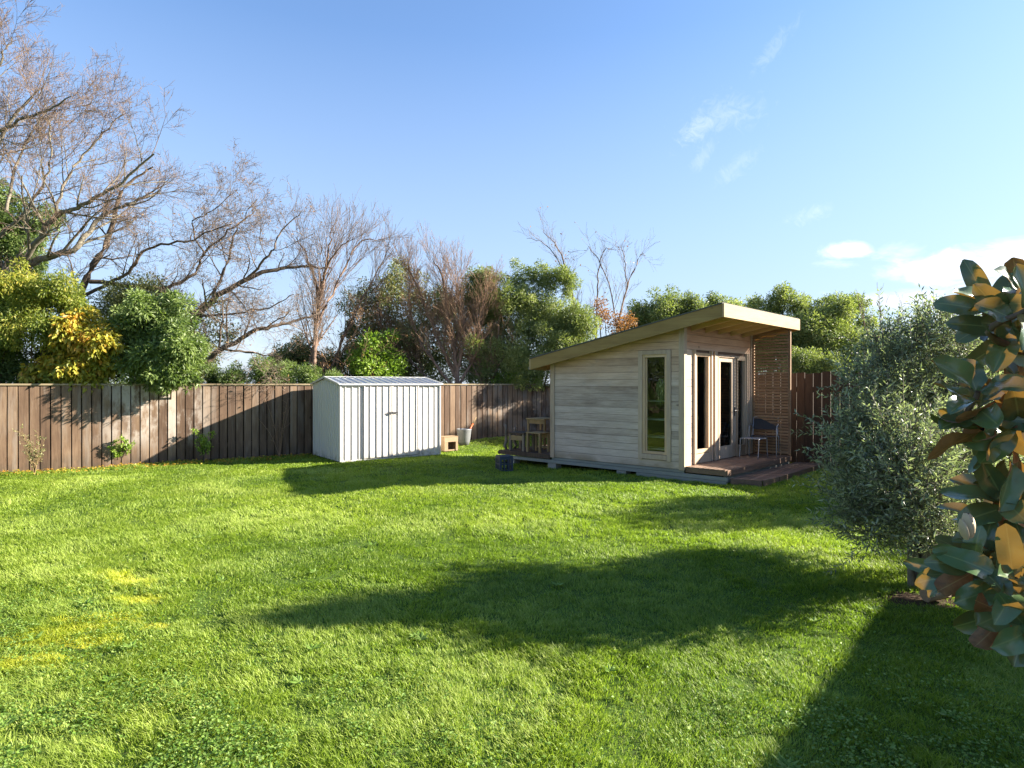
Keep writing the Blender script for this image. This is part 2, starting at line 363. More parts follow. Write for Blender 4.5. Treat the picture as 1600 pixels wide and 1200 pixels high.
# branches: polylines -> one mesh
class Branches:
    def __init__(s): s.V = []; s.Fq = []; s.n = 0; s.tips = []
    def poly(s, pts, r0, r1, sides=5):
        pts = np.asarray(pts, float); m = len(pts); tg = np.gradient(pts, axis=0); tg = unit(tg)
        up = np.where(np.abs(tg[:, 2:3]) < .9, np.array([[0, 0, 1.]]), np.array([[1., 0, 0]])); a = unit(np.cross(tg, up)); b = np.cross(tg, a)
        r = np.linspace(r0, r1, m)[:, None, None]; th = np.arange(sides)/sides*2*math.pi
        ring = pts[:, None, :]+r*(a[:, None, :]*np.cos(th)[None, :, None]+b[:, None, :]*np.sin(th)[None, :, None])
        s.V.append(ring.reshape(-1, 3)); k = np.arange(m-1)[:, None]*sides; j = np.arange(sides)[None, :]; j2 = (j+1) % sides
        q = np.stack([k+j, k+j2, k+sides+j2, k+sides+j], -1).reshape(-1, 4)+s.n; s.Fq.append(q); s.n += m*sides
    def build(s, name, mat, parent=None, origin=None):
        if not s.V: return None
        return raw(name, np.concatenate(s.V), [np.concatenate(s.Fq)], mat, parent, origin, smooth=True)
def bez(pts, n):
    """smooth curve through points (Catmull-Rom)"""
    P = np.asarray(pts, float); P = np.vstack([2*P[0]-P[1], P, 2*P[-1]-P[-2]]); out = []
    seg = len(P)-3
    for i in range(seg):
        p0, p1, p2, p3 = P[i:i+4]
        for u in np.linspace(0, 1, n, endpoint=False): out.append(.5*((2*p1)+(-p0+p2)*u+(2*p0-5*p1+4*p2-p3)*u*u+(-p0+3*p1-3*p2+p3)*u**3))
    out.append(P[-2]); return np.array(out)
def grow(Bt, Bw, pts, r0, r1, level, spec, g):
    """Bt: thick branches, Bw: twigs. spec[level] = (count per metre, length, angle, gravity/upward bias, wiggle, radius ratio)"""
    (Bt if r0 > .012 else Bw).poly(pts, r0, r1, 8 if r0 > .04 else (5 if r0 > .012 else 3))
    if level >= len(spec): Bt.tips.append(pts[-1]); return
    cpm, ln, ang, up, wig, rr = spec[level]
    seg = np.linalg.norm(np.diff(pts, axis=0), axis=1); tot = seg.sum(); cum = np.concatenate([[0], np.cumsum(seg)])/tot
    k = max(1, int(round(cpm*tot*(.8+.4*g.random()))))
    for i in range(k):
        u = .18+.82*(i+g.random())/k if level else .22+.78*(i+g.random())/k
        u = min(u, .995); a = np.array([np.interp(u, cum, pts[:, c]) for c in range(3)])
        b_ = np.array([np.interp(min(1, u+.05), cum, pts[:, c]) for c in range(3)]); tg = b_-a
        if np.linalg.norm(tg) < 1e-6: tg = pts[-1]-pts[-2]
        tg = tg/np.linalg.norm(tg); pr = g.standard_normal(3); pr -= tg*pr.dot(tg); pr /= np.linalg.norm(pr)
        aa = ang*(.7+.6*g.random()); d = tg*math.cos(aa)+pr*math.sin(aa); d[2] += up; d /= np.linalg.norm(d)
        L = ln*(.55+.75*g.random())*(1.15-.5*u); m = 5 if level < 2 else (4 if level == 2 else 3)
        q = [a]; dd = d
        for s_ in range(m):
            dd = dd+g.standard_normal(3)*wig; dd[2] += up*.25; dd /= np.linalg.norm(dd); q.append(q[-1]+dd*L/m)
        rp = r0+(r1-r0)*u; ra = max(rp*rr, .0034); grow(Bt, Bw, np.array(q), ra, max(ra*.35, .0026), level+1, spec, g)

# ---------------------------------------------------------------- left fence
F3 = (FD[0], FD[1], 0); FN3 = (FN[0], FN[1], 0); UP = (0, 0, 1)
def fence_stain(t, c, p):
    # pale dried water stains on a run of boards, and mould at the foot and elsewhere
    n = t.noise(t.mapping(p, (1, 1, .5)), 3.2, 5, .65); sep = t.add('ShaderNodeSeparateXYZ'); t.l.new(pos(t), sep.inputs[0])
    band = t.math('MULTIPLY', t.mrange(sep.outputs[0], -9.3, -8.5), t.mrange(sep.outputs[0], -6.9, -7.6))
    hi = t.mrange(sep.outputs[2], .25, .75)
    m = t.math('MULTIPLY', t.math('MULTIPLY', band, hi), t.mrange(t.math('ADD', t.math('MULTIPLY', n, 1.1), t.math('MULTIPLY', attr(t), .22)), .56, .78))
    c = t.mix(t.math('MULTIPLY', m, .72), c, (.50, .44, .38))
    b2 = t.mrange(sep.outputs[0], -1.4, -.5); m2 = t.math('MULTIPLY', b2, t.mrange(n, .45, .6))
    c = t.mix(t.math('MULTIPLY', m2, .7), c, (.17, .15, .13))
    ft = t.math('MULTIPLY', t.mrange(sep.outputs[2], .38, .0), t.mrange(t.noise(t.mapping(p, (1, 1, .6)), 5, 4), .35, .6)); c = t.mix(t.math('MULTIPLY', ft, .6), c, (.05, .042, .03)); hs2 = t.math('MULTIPLY', t.mrange(t.noise(t.mapping(p, (3, 3, .35)), 2.1, 4, .6), .5, .72), .45); c = t.mix(hs2, c, (.27, .235, .2)); m3 = t.math('MULTIPLY', b2, t.mrange(t.noise(p, 1.6, 4), .52, .62)); c = t.mix(t.math('MULTIPLY', m3, .6), c, (.03, .027, .022))
    return c
M_FENCE = m_wood('fence_board', [(.055, .032, .02), (.135, .082, .05), (.26, .175, .11)], ((1, 0), 'z'), grain=14, stain=fence_stain, knots=True, rw=.36)
M_CAP = m_wood('fence_cap', [(.12, .09, .05), (.26, .2, .12), (.36, .29, .18)], (FD, 'x'), grain=14)
M_FDARK = m_wood('fence_board_dark', [(.033, .022, .015), (.078, .05, .033), (.14, .092, .06)], ((1, 0), 'z'), grain=14)
M_FRIGHT = m_wood('right_fence_board', [(.022, .014, .01), (.058, .036, .024), (.105, .068, .045)], ((1, 0), 'z'), grain=14)
A = np.array([-24.0, fenceY(-24.0)]); Bc = np.array([2.58, 20.19]); LEN = np.linalg.norm(Bc-A)
fl = thing('timber_fence', 'long brown paling fence with flat cap behind the lawn, metal shed standing before it', 'fence', (A[0], A[1], 0))
mb = MB(); u = 0
while u < LEN-.1:
    x, y = A+FD*(u+.08); mb.rnd(); z0 = float(hgt(x, y))-.05; wd = .152+.006*random.random()
    lean = .003*random.gauss(0, 1)
    mb.prism([(u, z0), (u+wd, z0), (u+wd+lean, 1.765), (u+lean, 1.765)], (A[0], A[1], 0), F3, UP, FN3, .0+.004*random.random(), .019+.003*random.random()); u += .178
mb.build('paling', M_FENCE, fl, bevel=.002)
mb = MB(); u = -.02
while u < LEN-.1:
    x, y = A+FD*(u+.09); mb.rnd(); z0 = float(hgt(x, y))-.05
    mb.prism([(u+.072, z0), (u+.247, z0), (u+.247, 1.76), (u+.072, 1.76)], (A[0], A[1], 0), F3, UP, FN3, -.10, -.08); u += .178
mb.build('gap_backing', M_FDARK, fl)  # darker second layer added so the gaps between palings read dark
mb = MB()
for z in (.3, .95, 1.6):
    mb.rnd(); mb.prism([(0, z), (LEN, z), (LEN, z+.09), (0, z+.09)], (A[0], A[1], 0), F3, UP, FN3, -.07, -.004)
mb.build('rail', M_FDARK, fl)
mb = MB(); u = 0
while u < LEN:
    mb.rnd(); v = min(u+3.6, LEN); mb.prism([(u+.003, 1.77), (v-.003, 1.77), (v-.003, 1.807), (u+.003, 1.807)], (A[0], A[1], 0), F3, UP, FN3, -.07, .045); u += 3.6
mb.build('fence_cap', M_CAP, fl, bevel=.003)
mb = MB()
for k in range(16):
    u = .2+k*2.4
    if u > LEN: break
    mb = MB(); mb.rnd(); mb.prism([(u, -.1), (u+.1, -.1), (u+.1, 1.76), (u, 1.76)], (A[0], A[1], 0), F3, UP, FN3, -.21, -.11); mb.build('post', M_FDARK, fl)
# ---------------------------------------------------------------- right fence
RD = np.array([.52, -.854]); RD /= np.linalg.norm(RD); RN = np.array([-RD[1]*-1, 0]);  RN = np.array([RD[1], -RD[0]])
R3 = (RD[0], RD[1], 0); RN3 = (RN[0], RN[1], 0); LR = 19.0
fr = thing('timber_fence', 'dark brown paling fence with see-through gaps, right of the cabin screen', 'fence', (Bc[0], Bc[1], 0))
mb = MB(); u = .12
while u < LR:
    mb.rnd(); zt = 2.05+.012*random.gauss(0, 1); wd = .19; gp = .008+.006*random.random()
    mb.prism([(u, -.05), (u+wd, -.05), (u+wd+.004*random.gauss(0, 1), zt), (u, zt)], (Bc[0], Bc[1], 0), R3, UP, RN3, .0, .019+.003*random.random()); u += wd+gp
mb.build('paling', M_FRIGHT, fr, bevel=.002)
mb = MB()
for z in (.35, 1.0, 1.65):
    mb.rnd(); mb.prism([(0.1, z), (LR, z), (LR, z+.09), (0.1, z+.09)], (Bc[0], Bc[1], 0), R3, UP, RN3, -.06, -.003)
mb.build('rail', M_FDARK, fr)
mb = MB()
for k in range(8):
    mb = MB(); mb.rnd(); u = .3+k*2.5; mb.prism([(u, -.1), (u+.1, -.1), (u+.1, 1.98), (u, 1.98)], (Bc[0], Bc[1], 0), R3, UP, RN3, -.17, -.065); mb.build('post', M_FDARK, fr)

# ---------------------------------------------------------------- metal shed
def m_shed(name, col, metal, rough):
    m, t, out = newmat(name); p = pos(t); sep = t.add('ShaderNodeSeparateXYZ'); t.l.new(p, sep.inputs[0])
    n = t.noise(t.mapping(p, (1, 1, .25)), 4, 5, .6); c = t.mix(n, tuple(x*.9 for x in col), col)
    dirt = t.math('MULTIPLY', t.mrange(sep.outputs[2], .22, .0), t.mrange(t.noise(p, 7, 5, .7), .4, .65))
    c = t.mix(t.math('MULTIPLY', dirt, .8), c, (.24, .22, .15))
    b = t.add('ShaderNodeBsdfPrincipled', ins={'Base Color': c, 'Roughness': rough, 'Metallic': metal})
    t.l.new(b.outputs[0], out.inputs[0]); return m
M_SHED = m_shed('shed_steel', (.63, .59, .54), .15, .5); M_SROOF = m_shed('shed_roof_steel', (.62, .66, .70), .75, .3)
M_TRIM = m_shed('shed_trim', (.56, .56, .55), .3, .4); M_DARKM = m_plain('dark_metal', (.06, .06, .065), .45, .6)
SW, SDp, SH = 2.66, 1.78, 1.80
sh = thing('metal_shed', 'pale silver ribbed steel garden shed with low gable roof against the fence', 'shed', (S0[0], S0[1], 0))
def ribbed(mb, P, U, N, u0, u1, z0, ztop, pitch=.166, depth=.02, base=.0):
    """trapezoid-rib sheet; ribs stand out along N"""
    prof = []; u = u0
    while u < u1-1e-6:
        for du, d in ((0, 0), (pitch*.74, 0), (pitch*.78, depth), (pitch*.92, depth), (pitch*.96, 0)):
            if u+du < u1: prof.append((u+du, d))
        u += pitch
    prof.append((u1, 0)); P = np.array([P[0], P[1], 0.]); U = np.array([U[0], U[1], 0]); N = np.array([N[0], N[1], 0])
    i = mb.addv([P+U*u+N*(d+base)+np.array([0, 0, z0]) for u, d in prof]+[P+U*u+N*(d+base)+np.array([0, 0, ztop(u)]) for u, d in prof]); n = len(prof)
    for k in range(n-1): mb.face([i+k, i+k+1, i+n+k+1, i+n+k])
Sout = -Sn
gab = lambda v: 1.785+.15*(1-abs(v-SDp/2)/(SDp/2))
for (P_, U_, N_, a_, b_, zt_, pi_) in ((S0, Su, Sout, 0., .57, lambda u: 1.775, .166), (S0, Su, Sout, 2.03, SW, lambda u: 1.775, .166), (S0+Sn*SDp, Su, Sn, 0, SW, lambda u: 1.775, .166),
                                     (S0, Sn, -Su, 0., SDp, gab, .125), (S0+Su*SW, Sn, Su, 0., SDp, gab, .125)):
    mb = MB(); ribbed(mb, P_, U_, N_, a_, b_, .02, zt_, pi_); mb.build('wall', M_SHED, sh)
for a, b_ in ((.585, 1.298), (1.306, 2.02)):
    mb = MB(); ribbed(mb, S0, Su, Sout, a+.02, b_-.004, .05, lambda u: 1.74, .166, .024, .022)
    P3 = (S0[0], S0[1], 0); U3 = (Su[0], Su[1], 0); N3 = (Sout[0], Sout[1], 0)
    for q in ([(a, .04), (a+.02, .04), (a+.02, 1.75), (a, 1.75)], [(b_-.02, .04), (b_, .04), (b_, 1.75), (b_-.02, 1.75)]):
        mb.prism(q, P3, U3, UP, N3, .006, .05)
    d = mb.build('door', M_SHED, sh)
    uc = 1.30+(-.07 if a < 1 else .07)
    h = MB(); h.prism([(uc-.065, 1.10), (uc+.065, 1.10), (uc+.065, 1.125), (uc-.065, 1.125)], P3, U3, UP, N3, .055, .075); h.prism([(uc-.015, 1.06), (uc+.015, 1.06), (uc+.015, 1.10), (uc-.015, 1.10)], P3, U3, UP, N3, .052, .07)
    h.build('handle', M_DARKM, d)
mb = MB()
for u in (.0, SW-.035): mb.prism([(u, 0.01), (u+.035, 0.01), (u+.035, 1.79), (u, 1.79)], P3, U3, UP, N3, -.01, .034)
mb.prism([(.57, .01), (.583, .01), (.583, 1.78), (.57, 1.78)], P3, U3, UP, N3, 0, .036); mb.prism([(2.022, .01), (2.035, .01), (2.035, 1.78), (2.022, 1.78)], P3, U3, UP, N3, 0, .036)
mb.prism([(.04, .0), (SW-.04, .0), (SW-.04, .035), (.04, .035)], P3, U3, UP, N3, -.01, .03)
mb.prism([(.04, 1.755), (SW-.04, 1.755), (SW-.04, 1.785), (.04, 1.785)], P3, U3, UP, N3, -.01, .055)
mb.build('frame', M_TRIM, sh, bevel=.002)
mb = MB()      # roof panels with ribs running down the slope
for sgn in (0, 1):
    prof = []; u = -.03
    while u < SW+.03:
        for du, d in ((0, 0), (.13, 0), (.14, .022), (.17, .022), (.18, 0)):
            if u+du < SW+.03: prof.append((u+du, d))
        u += .19
    prof.append((SW+.03, 0)); rid = 1.965; ev = 1.80
    def rp(u, v, d):
        z = rid-(rid-ev)*abs(v-SDp/2)/(SDp/2+.06)+d; q = S0+Su*u+Sn*v; return (q[0], q[1], z)
    v0 = -.06 if sgn == 0 else SDp+.06
    i = mb.addv([rp(u, v0, d) for u, d in prof]+[rp(u, SDp/2, d) for u, d in prof]); n = len(prof)
    for k in range(n-1): mb.face([i+k, i+k+1, i+n+k+1, i+n+k])
rf = mb.build('roof', M_SROOF, sh)
for u in (.5755, 1.302, 2.028):
    gmb = MB(); gmb.prism([(u-.005, .05), (u+.005, .05), (u+.005, 1.745), (u-.005, 1.745)], P3, U3, UP, N3, .036, .0515); gmb.build('door_gap_strip', M_DARKM, sh)  # dark strips put in for the dark gaps at the door edges
mb = MB()
for v0, sg in ((-.065, -1), (SDp+.065, 1)):
    a = S0+Sn*v0-Su*.04; b_ = S0+Sn*v0+Su*(SW+.04); q = (a+b_)/2
    mb.box((q[0], q[1], 1.795), (SW+.08, .025, .03), ((Su[0], Su[1], 0), (Sn[0], Sn[1], 0), UP))
for uu in (-.04, SW+.04):
    for v0, v1 in ((-.06, SDp/2), (SDp/2, SDp+.06)):
        a = S0+Su*uu+Sn*v0; b_ = S0+Su*uu+Sn*v1; za = 1.80 if v0 < 0 else 1.968; zb = 1.968 if v0 < 0 else 1.80
        pa = np.array([a[0], a[1], za]); pb = np.array([b_[0], b_[1], zb]); d = (pb-pa); L_ = np.linalg.norm(d); d /= L_
        mb.box((pa+pb)/2, (L_, .03, .045), (d, (Su[0], Su[1], 0), np.cross(d, (Su[0], Su[1], 0))))
q = S0+Sn*SDp/2+Su*SW/2; mb.box((q[0], q[1], 1.978), (SW+.08, .12, .012), ((Su[0], Su[1], 0), (Sn[0], Sn[1], 0), UP))
mb.build('roof_trim', M_TRIM, rf)

# ---------------------------------------------------------------- cabin
CW, CD = 3.08, 3.09; C3 = np.array([Cc[0], Cc[1], 0.]); Fn = np.array([Fv[0], Fv[1], 0.]); Gn = np.array([Gv[0], Gv[1], 0.]); Z3 = np.array([0, 0, 1.])
def weather(t, c, p):
    sep = t.add('ShaderNodeSeparateXYZ'); t.l.new(pos(t), sep.inputs[0]); n = t.noise(t.mapping(p, (.5, 1, 1)), 2.2, 4, .6)
    # rain-greyed low boards, unweathered warm boards up under the roof line
    h = t.math('ADD', sep.outputs[2], t.math('MULTIPLY', n, .9)); up = t.mrange(h, 1.9, 3.0)
    c = t.mix(t.math('MULTIPLY', up, .75), c, t.mix(1., c, (1.0, .76, .52), 'MULTIPLY'))
    gr = t.mrange(t.noise(t.mapping(p, (.6, 1, 2)), 4.5, 5, .7), .55, .75); c = t.mix(t.math('MULTIPLY', gr, .35), c, (.22, .21, .21))
    foot = t.mrange(sep.outputs[2], .42, .2); return t.mix(t.math('MULTIPLY', foot, t.mrange(n, .35, .6)), c, (.30, .23, .16))
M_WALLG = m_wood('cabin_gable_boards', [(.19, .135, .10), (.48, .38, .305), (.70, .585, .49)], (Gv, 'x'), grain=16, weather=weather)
def eave_shade(t, c, p):  # shade of the roof overhang put into the colour of the top boards
    sep = t.add('ShaderNodeSeparateXYZ'); t.l.new(pos(t), sep.inputs[0]); up = t.mrange(sep.outputs[2], 2.35, 2.6)
    return t.mix(t.math('MULTIPLY', up, .8), c, t.mix(1., c, (.9, .62, .45), 'MULTIPLY'))
M_WALLF = m_wood('cabin_front_boards', [(.36, .24, .16), (.60, .45, .325), (.72, .575, .44)], (Fv, 'x'), grain=16, weather=eave_shade)
M_TRIMW = m_wood('cabin_trim_wood', [(.22, .15, .10), (.42, .31, .215), (.57, .44, .32)], ((1, 0), 'z'), grain=16)
M_FRAME = m_wood('window_frame_wood', [(.42, .27, .15), (.54, .37, .22), (.62, .45, .28)], ((1, 0), 'z'), grain=16, knots=False)
M_PINE_SHADE = m_wood('treated_pine_shaded', [(.17, .10, .03), (.29, .185, .06), (.39, .27, .095)], (Gv, 'x'), grain=12)  # pine darkened in colour to the shaded look of the side fascia
M_PINE_LIT = m_wood('treated_pine_lit', [(.24, .14, .06), (.38, .255, .12), (.47, .33, .175)], (Fv, 'x'), grain=12)  # same pine in a paler colour, the sunlit look of the front fascia
M_RAFT = m_wood('rafter_pine', [(.36, .22, .10), (.50, .33, .16), (.58, .42, .22)], (Gv, 'x'), grain=12)
M_DECK = m_wood('deck_board', [(.09, .054, .035), (.17, .105, .07), (.28, .185, .125)], (Fv, 'x'), grain=14, rough=.5)
M_SLAT = m_wood('screen_slat', [(.15, .085, .045), (.28, .17, .095), (.42, .28, .16)], (Gv, 'x'), grain=14)
M_RAIL = m_wood('bearer_wood', [(.14, .14, .12), (.22, .225, .20), (.30, .305, .27)], (Gv, 'x'), grain=10)
M_CONC = m_plain('concrete', (.26, .25, .23), .9, 0, .25, 20, .5)
M_DARKW = m_wood('interior_wood', [(.09, .05, .03), (.15, .085, .05), (.2, .12, .07)], (Gv, 'x'), grain=10)
m, t, out = newmat('window_glass')
gl = t.add('ShaderNodeBsdfGlossy', ins={'Color': (.95, .97, 1, 1), 'Roughness': .01}); tr = t.add('ShaderNodeBsdfTransparent', ins={'Color': (.78, .82, .79, 1)})
lw = t.add('ShaderNodeFresnel', ins={'IOR': 1.38}); nb = bump(t, t.noise(pos(t), 2.5, 2), .05, .05); t.l.new(nb, gl.inputs['Normal'])
mx = t.add('ShaderNodeMixShader', ins={0: lw.outputs[0], 1: tr.outputs[0], 2: gl.outputs[0]}); t.l.new(mx.outputs[0], out.inputs[0]); M_GLASS = m

cab = thing('garden_cabin', 'timber garden cabin with sloping mono-pitch roof, tall narrow windows and slatted porch screen', 'cabin', (Cc[0], Cc[1], 0))
zf = lambda s: 2.97-.198*s       # underside of the fascia, s from the front roof edge along G
wt = lambda tt: zf(tt+.85)+.135  # wall top at depth tt
def boards(mb, P, U, N, length, ztop, openings, z0=.19, pitch=.142, th=.02):
    z = z0
    while z < 3.2:
        z1 = z+pitch-.005; cuts = [(0, length)]
        for (a, b_, za, zb) in openings:
            if z1 > za and z < zb:
                nc = []
                for (c0, c1) in cuts:
                    if a > c0: nc.append((c0, min(c1, a)))
                    if b_ < c1: nc.append((max(c0, b_), c1))
                cuts = [c_ for c_ in nc if c_[1]-c_[0] > .01]
        mb.rnd(); rr = mb.cur
        for c0, c1 in cuts:
            if abs(ztop(c0)-ztop(c1)) < 1e-6:
                zt = min(z1, ztop(c0))
                if zt-z > .01: mb.prism([(c0, z), (c1, z), (c1, zt), (c0, zt)], P, U, Z3, N, -th, 0)
            else:
                sl = (ztop(length)-ztop(0))/length; ucross = lambda zz: (zz-ztop(0))/sl
                if sl < 0:
                    e = min(c1, ucross(z))
                    if e <= c0+.01: continue
                    tp = [(e, max(min(z1, ztop(e)), z+.001))]; k = ucross(z1)
                    if c0 < k < e: tp.append((k, z1))
                    tp.append((c0, min(z1, ztop(c0)))); mb.prism([(c0, z), (e, z)]+tp, P, U, Z3, N, -th, 0)
        z += pitch
    # backing skin just behind the boards, cut round the openings
def skin(mb, P, U, N, length, ztop, openings, z0=.19, d0=-.07, d1=-.024):
    us = sorted({0, length, *[o[0] for o in openings], *[o[1] for o in openings]})
    for a, b_ in zip(us, us[1:]):
        ops = [o for o in openings if o[0] <= a+1e-6 and o[1] >= b_-1e-6]; e = .0012
        if ops:
            mb.prism([(a+e, z0), (b_-e, z0), (b_-e, ops[0][2]), (a+e, ops[0][2])], P, U, Z3, N, d0, d1)
            mb.prism([(a+e, ops[0][3]), (b_-e, ops[0][3]), (b_-e, ztop(b_)-.02), (a+e, ztop(a)-.02)], P, U, Z3, N, d0, d1)
        else: mb.prism([(a, z0), (b_, z0), (b_, ztop(b_)-.02), (a, ztop(a)-.02)], P, U, Z3, N, d0, d1)
gop = [(.335, .855, .44, 2.37)]
fop = [(.44, 1.06, .45, 2.41), (1.36, 2.74, .22, 2.40)]
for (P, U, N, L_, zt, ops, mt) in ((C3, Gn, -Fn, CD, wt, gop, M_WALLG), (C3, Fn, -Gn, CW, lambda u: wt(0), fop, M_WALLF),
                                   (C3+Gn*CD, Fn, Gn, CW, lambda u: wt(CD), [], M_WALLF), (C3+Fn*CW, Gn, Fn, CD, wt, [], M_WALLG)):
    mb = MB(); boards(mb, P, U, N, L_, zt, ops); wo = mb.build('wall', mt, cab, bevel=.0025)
    mb = MB(); mb.rnd(.2); skin(mb, P, U, N, L_, zt, ops); mb.build('wall_lining', M_DARKW, wo)
# corner trims
e = .022
for (P, z1) in ((C3, wt(0)-.03), (C3+Gn*CD, wt(CD)-.03), (C3+Fn*CW, wt(0)-.03)):
    sgF = -1 if np.allclose(P, C3) or np.allclose(P, C3+Gn*CD) else 1; sgG = 1 if np.allclose(P, C3+Gn*CD) else -1
    mb = MB(); mb.rnd(); mb.prism([(-sgG*0-(.0 if sgG < 0 else .09), .18), ((.09 if sgG < 0 else 0), .18), ((.09 if sgG < 0 else 0), z1), (-(.0 if sgG < 0 else .09), z1)], P, Gn, Z3, Fn*sgF, .001, e)
    mb.rnd(); mb.prism([(-.022, .18), (.085, .18), (.085, z1), (-.022, z1)] if sgF < 0 else [(-.085, .18), (.022, .18), (.022, z1), (-.085, z1)], P, Fn, Z3, Gn*sgG, .001, e)
    mb.build('corner_trim', M_TRIMW, cab, bevel=.003)
mb = MB(); mb.rnd(.3); mb.prism([(0, .17), (CD, .17), (CD, .20), (0, .20)], C3+Fn*.07, Gn, Z3, Fn, 0, CW-.14); mb.build('floor', M_DARKW, cab)

def window(name, P, U, N, a, b_, z0, z1, fw=.05, depth=-.05, fm=None, trim=.085, bot=.10, glass_in=None, parent=cab):
    mb = MB(); mb.rnd()
    for q in ([(a, z0), (a+fw, z0), (a+fw, z1), (a, z1)], [(b_-fw, z0), (b_, z0), (b_, z1), (b_-fw, z1)]):
        mb.rnd(); mb.prism(q, P, U, Z3, N, depth-.03, .006)
    for q in ([(a+fw, z0), (b_-fw, z0), (b_-fw, z0+fw), (a+fw, z0+fw)], [(a+fw, z1-fw), (b_-fw, z1-fw), (b_-fw, z1), (a+fw, z1)]):
        mb.rnd(); mb.prism(q, P, U, Z3, N, depth-.03, .003)
    i = .022    # inner sash
    for q in ([(a+fw, z0+fw), (a+fw+i, z0+fw), (a+fw+i, z1-fw), (a+fw, z1-fw)], [(b_-fw-i, z0+fw), (b_-fw, z0+fw), (b_-fw, z1-fw), (b_-fw-i, z1-fw)]):
        mb.prism(q, P, U, Z3, N, depth-.015, depth+.012)
    fo = mb.build(name, fm or M_FRAME, parent, bevel=.002)
    pn = MB(); pn.prism([(a+fw, z0+fw), (b_-fw, z0+fw), (b_-fw, z1-fw), (a+fw, z1-fw)], P, U, Z3, N, depth-.004, depth+.002); pn.build('pane', M_GLASS, fo)
    if trim:
        tb = MB()
        for q in ([(a-trim, z0-.12), (a, z0-.12), (a, z1+trim), (a-trim, z1+trim)], [(b_, z0-.12), (b_+trim, z0-.12), (b_+trim, z1+trim), (b_, z1+trim)], [(a, z1), (b_, z1), (b_, z1+trim), (a, z1+trim)]):
            tb.rnd(); tb.prism(q, P, U, Z3, N, .002, .026)
        tb.build('window_trim', M_TRIMW, fo, bevel=.003)
        sb = MB(); sb.rnd(); sb.prism([(a+.001, z0-bot), (b_-.001, z0-bot), (b_-.001, z0-.005), (a+.001, z0-.005)], P, U, Z3, N, .002, .036); sb.build('sill', M_TRIMW, fo, bevel=.004)
    return fo
w1 = window('window', C3, Gn, -Fn, .335, .855, .44, 2.37, trim=.085)
w2 = window('window', C3, Fn, -Gn, .44, 1.06, .45, 2.41, fw=.07, trim=0)
mb = MB(); mb.rnd(.6); mb.prism([(.44, .262), (1.06, .262), (1.06, .44), (.44, .44)], C3, Fn, Z3, -Gn, .001, .022); mb.build('sill', M_TRIMW, w2, bevel=.003)
for a, b_ in ((.345, .375), (.385, .43), (1.075, 1.13), (1.19, 1.215), (1.235, 1.34), (2.75, 2.80), (2.82, 2.90)):
    mb = MB(); mb.rnd(); mb.prism([(a, .262), (b_, .262), (b_, 2.46), (a, 2.46)], C3, Fn, Z3, -Gn, .001, .03 if b_-a > .04 else .045); mb.build('batten', M_TRIMW, cab, bevel=.003)
# door: frame, leaf, pane, handle; sidelight
mb = MB()
for q in ([(1.36, .25), (1.405, .25), (1.405, 2.40), (1.36, 2.40)], [(2.265, .25), (2.30, .25), (2.30, 2.40), (2.265, 2.40)], [(1.405, 2.35), (2.265, 2.35), (2.265, 2.40), (1.405, 2.40)]):
    mb.rnd(); mb.prism(q, C3, Fn, Z3, -Gn, -.06, .028)
mb.build('door_frame', M_TRIMW, cab, bevel=.002)
mb = MB()
for q in ([(1.41, .255), (1.53, .255), (1.53, 2.345), (1.41, 2.345)], [(2.06, .255), (2.26, .255), (2.26, 2.345), (2.06, 2.345)], [(1.53, .255), (2.06, .255), (2.06, .51), (1.53, .51)], [(1.53, 2.26), (2.06, 2.26), (2.06, 2.345), (1.53, 2.345)]):
    mb.rnd(); mb.prism(q, C3, Fn, Z3, -Gn, -.045, -.002)
dr = mb.build('door', M_TRIMW, cab, bevel=.002)
mb = MB(); mb.prism([(1.53, .51), (2.06, .51), (2.06, 2.26), (1.53, 2.26)], C3, Fn, Z3, -Gn, -.03, -.024); mb.build('pane', M_GLASS, dr)
mb = MB(); hp = C3+Fn*2.19-Gn*-.0+Z3*1.22
mb.prism([(2.165, 1.12), (2.205, 1.12), (2.205, 1.30), (2.165, 1.30)], C3, Fn, Z3, -Gn, -.001, .008)
q0 = C3+Fn*2.185+Z3*1.24; mb.tube([q0-Gn*.0, q0-Gn*.05], .009, 8); mb.tube([q0-Gn*.05+Fn*.005, q0-Gn*.055-Fn*.12], .009, 8); mb.build('handle', M_DARKM, dr)
window('sidelight', C3, Fn, -Gn, 2.303, 2.735, .45, 2.34, fw=.03, fm=M_TRIMW, trim=0, parent=cab)
mb = MB(); mb.rnd(.4); mb.prism([(2.303, .25), (2.735, .25), (2.735, .448), (2.303, .448)], C3, Fn, Z3, -Gn, -.05, -.003); mb.prism([(2.303, 2.342), (2.735, 2.342), (2.735, 2.40), (2.303, 2.40)], C3, Fn, Z3, -Gn, -.05, -.003); mb.build('panel', M_TRIMW, cab)
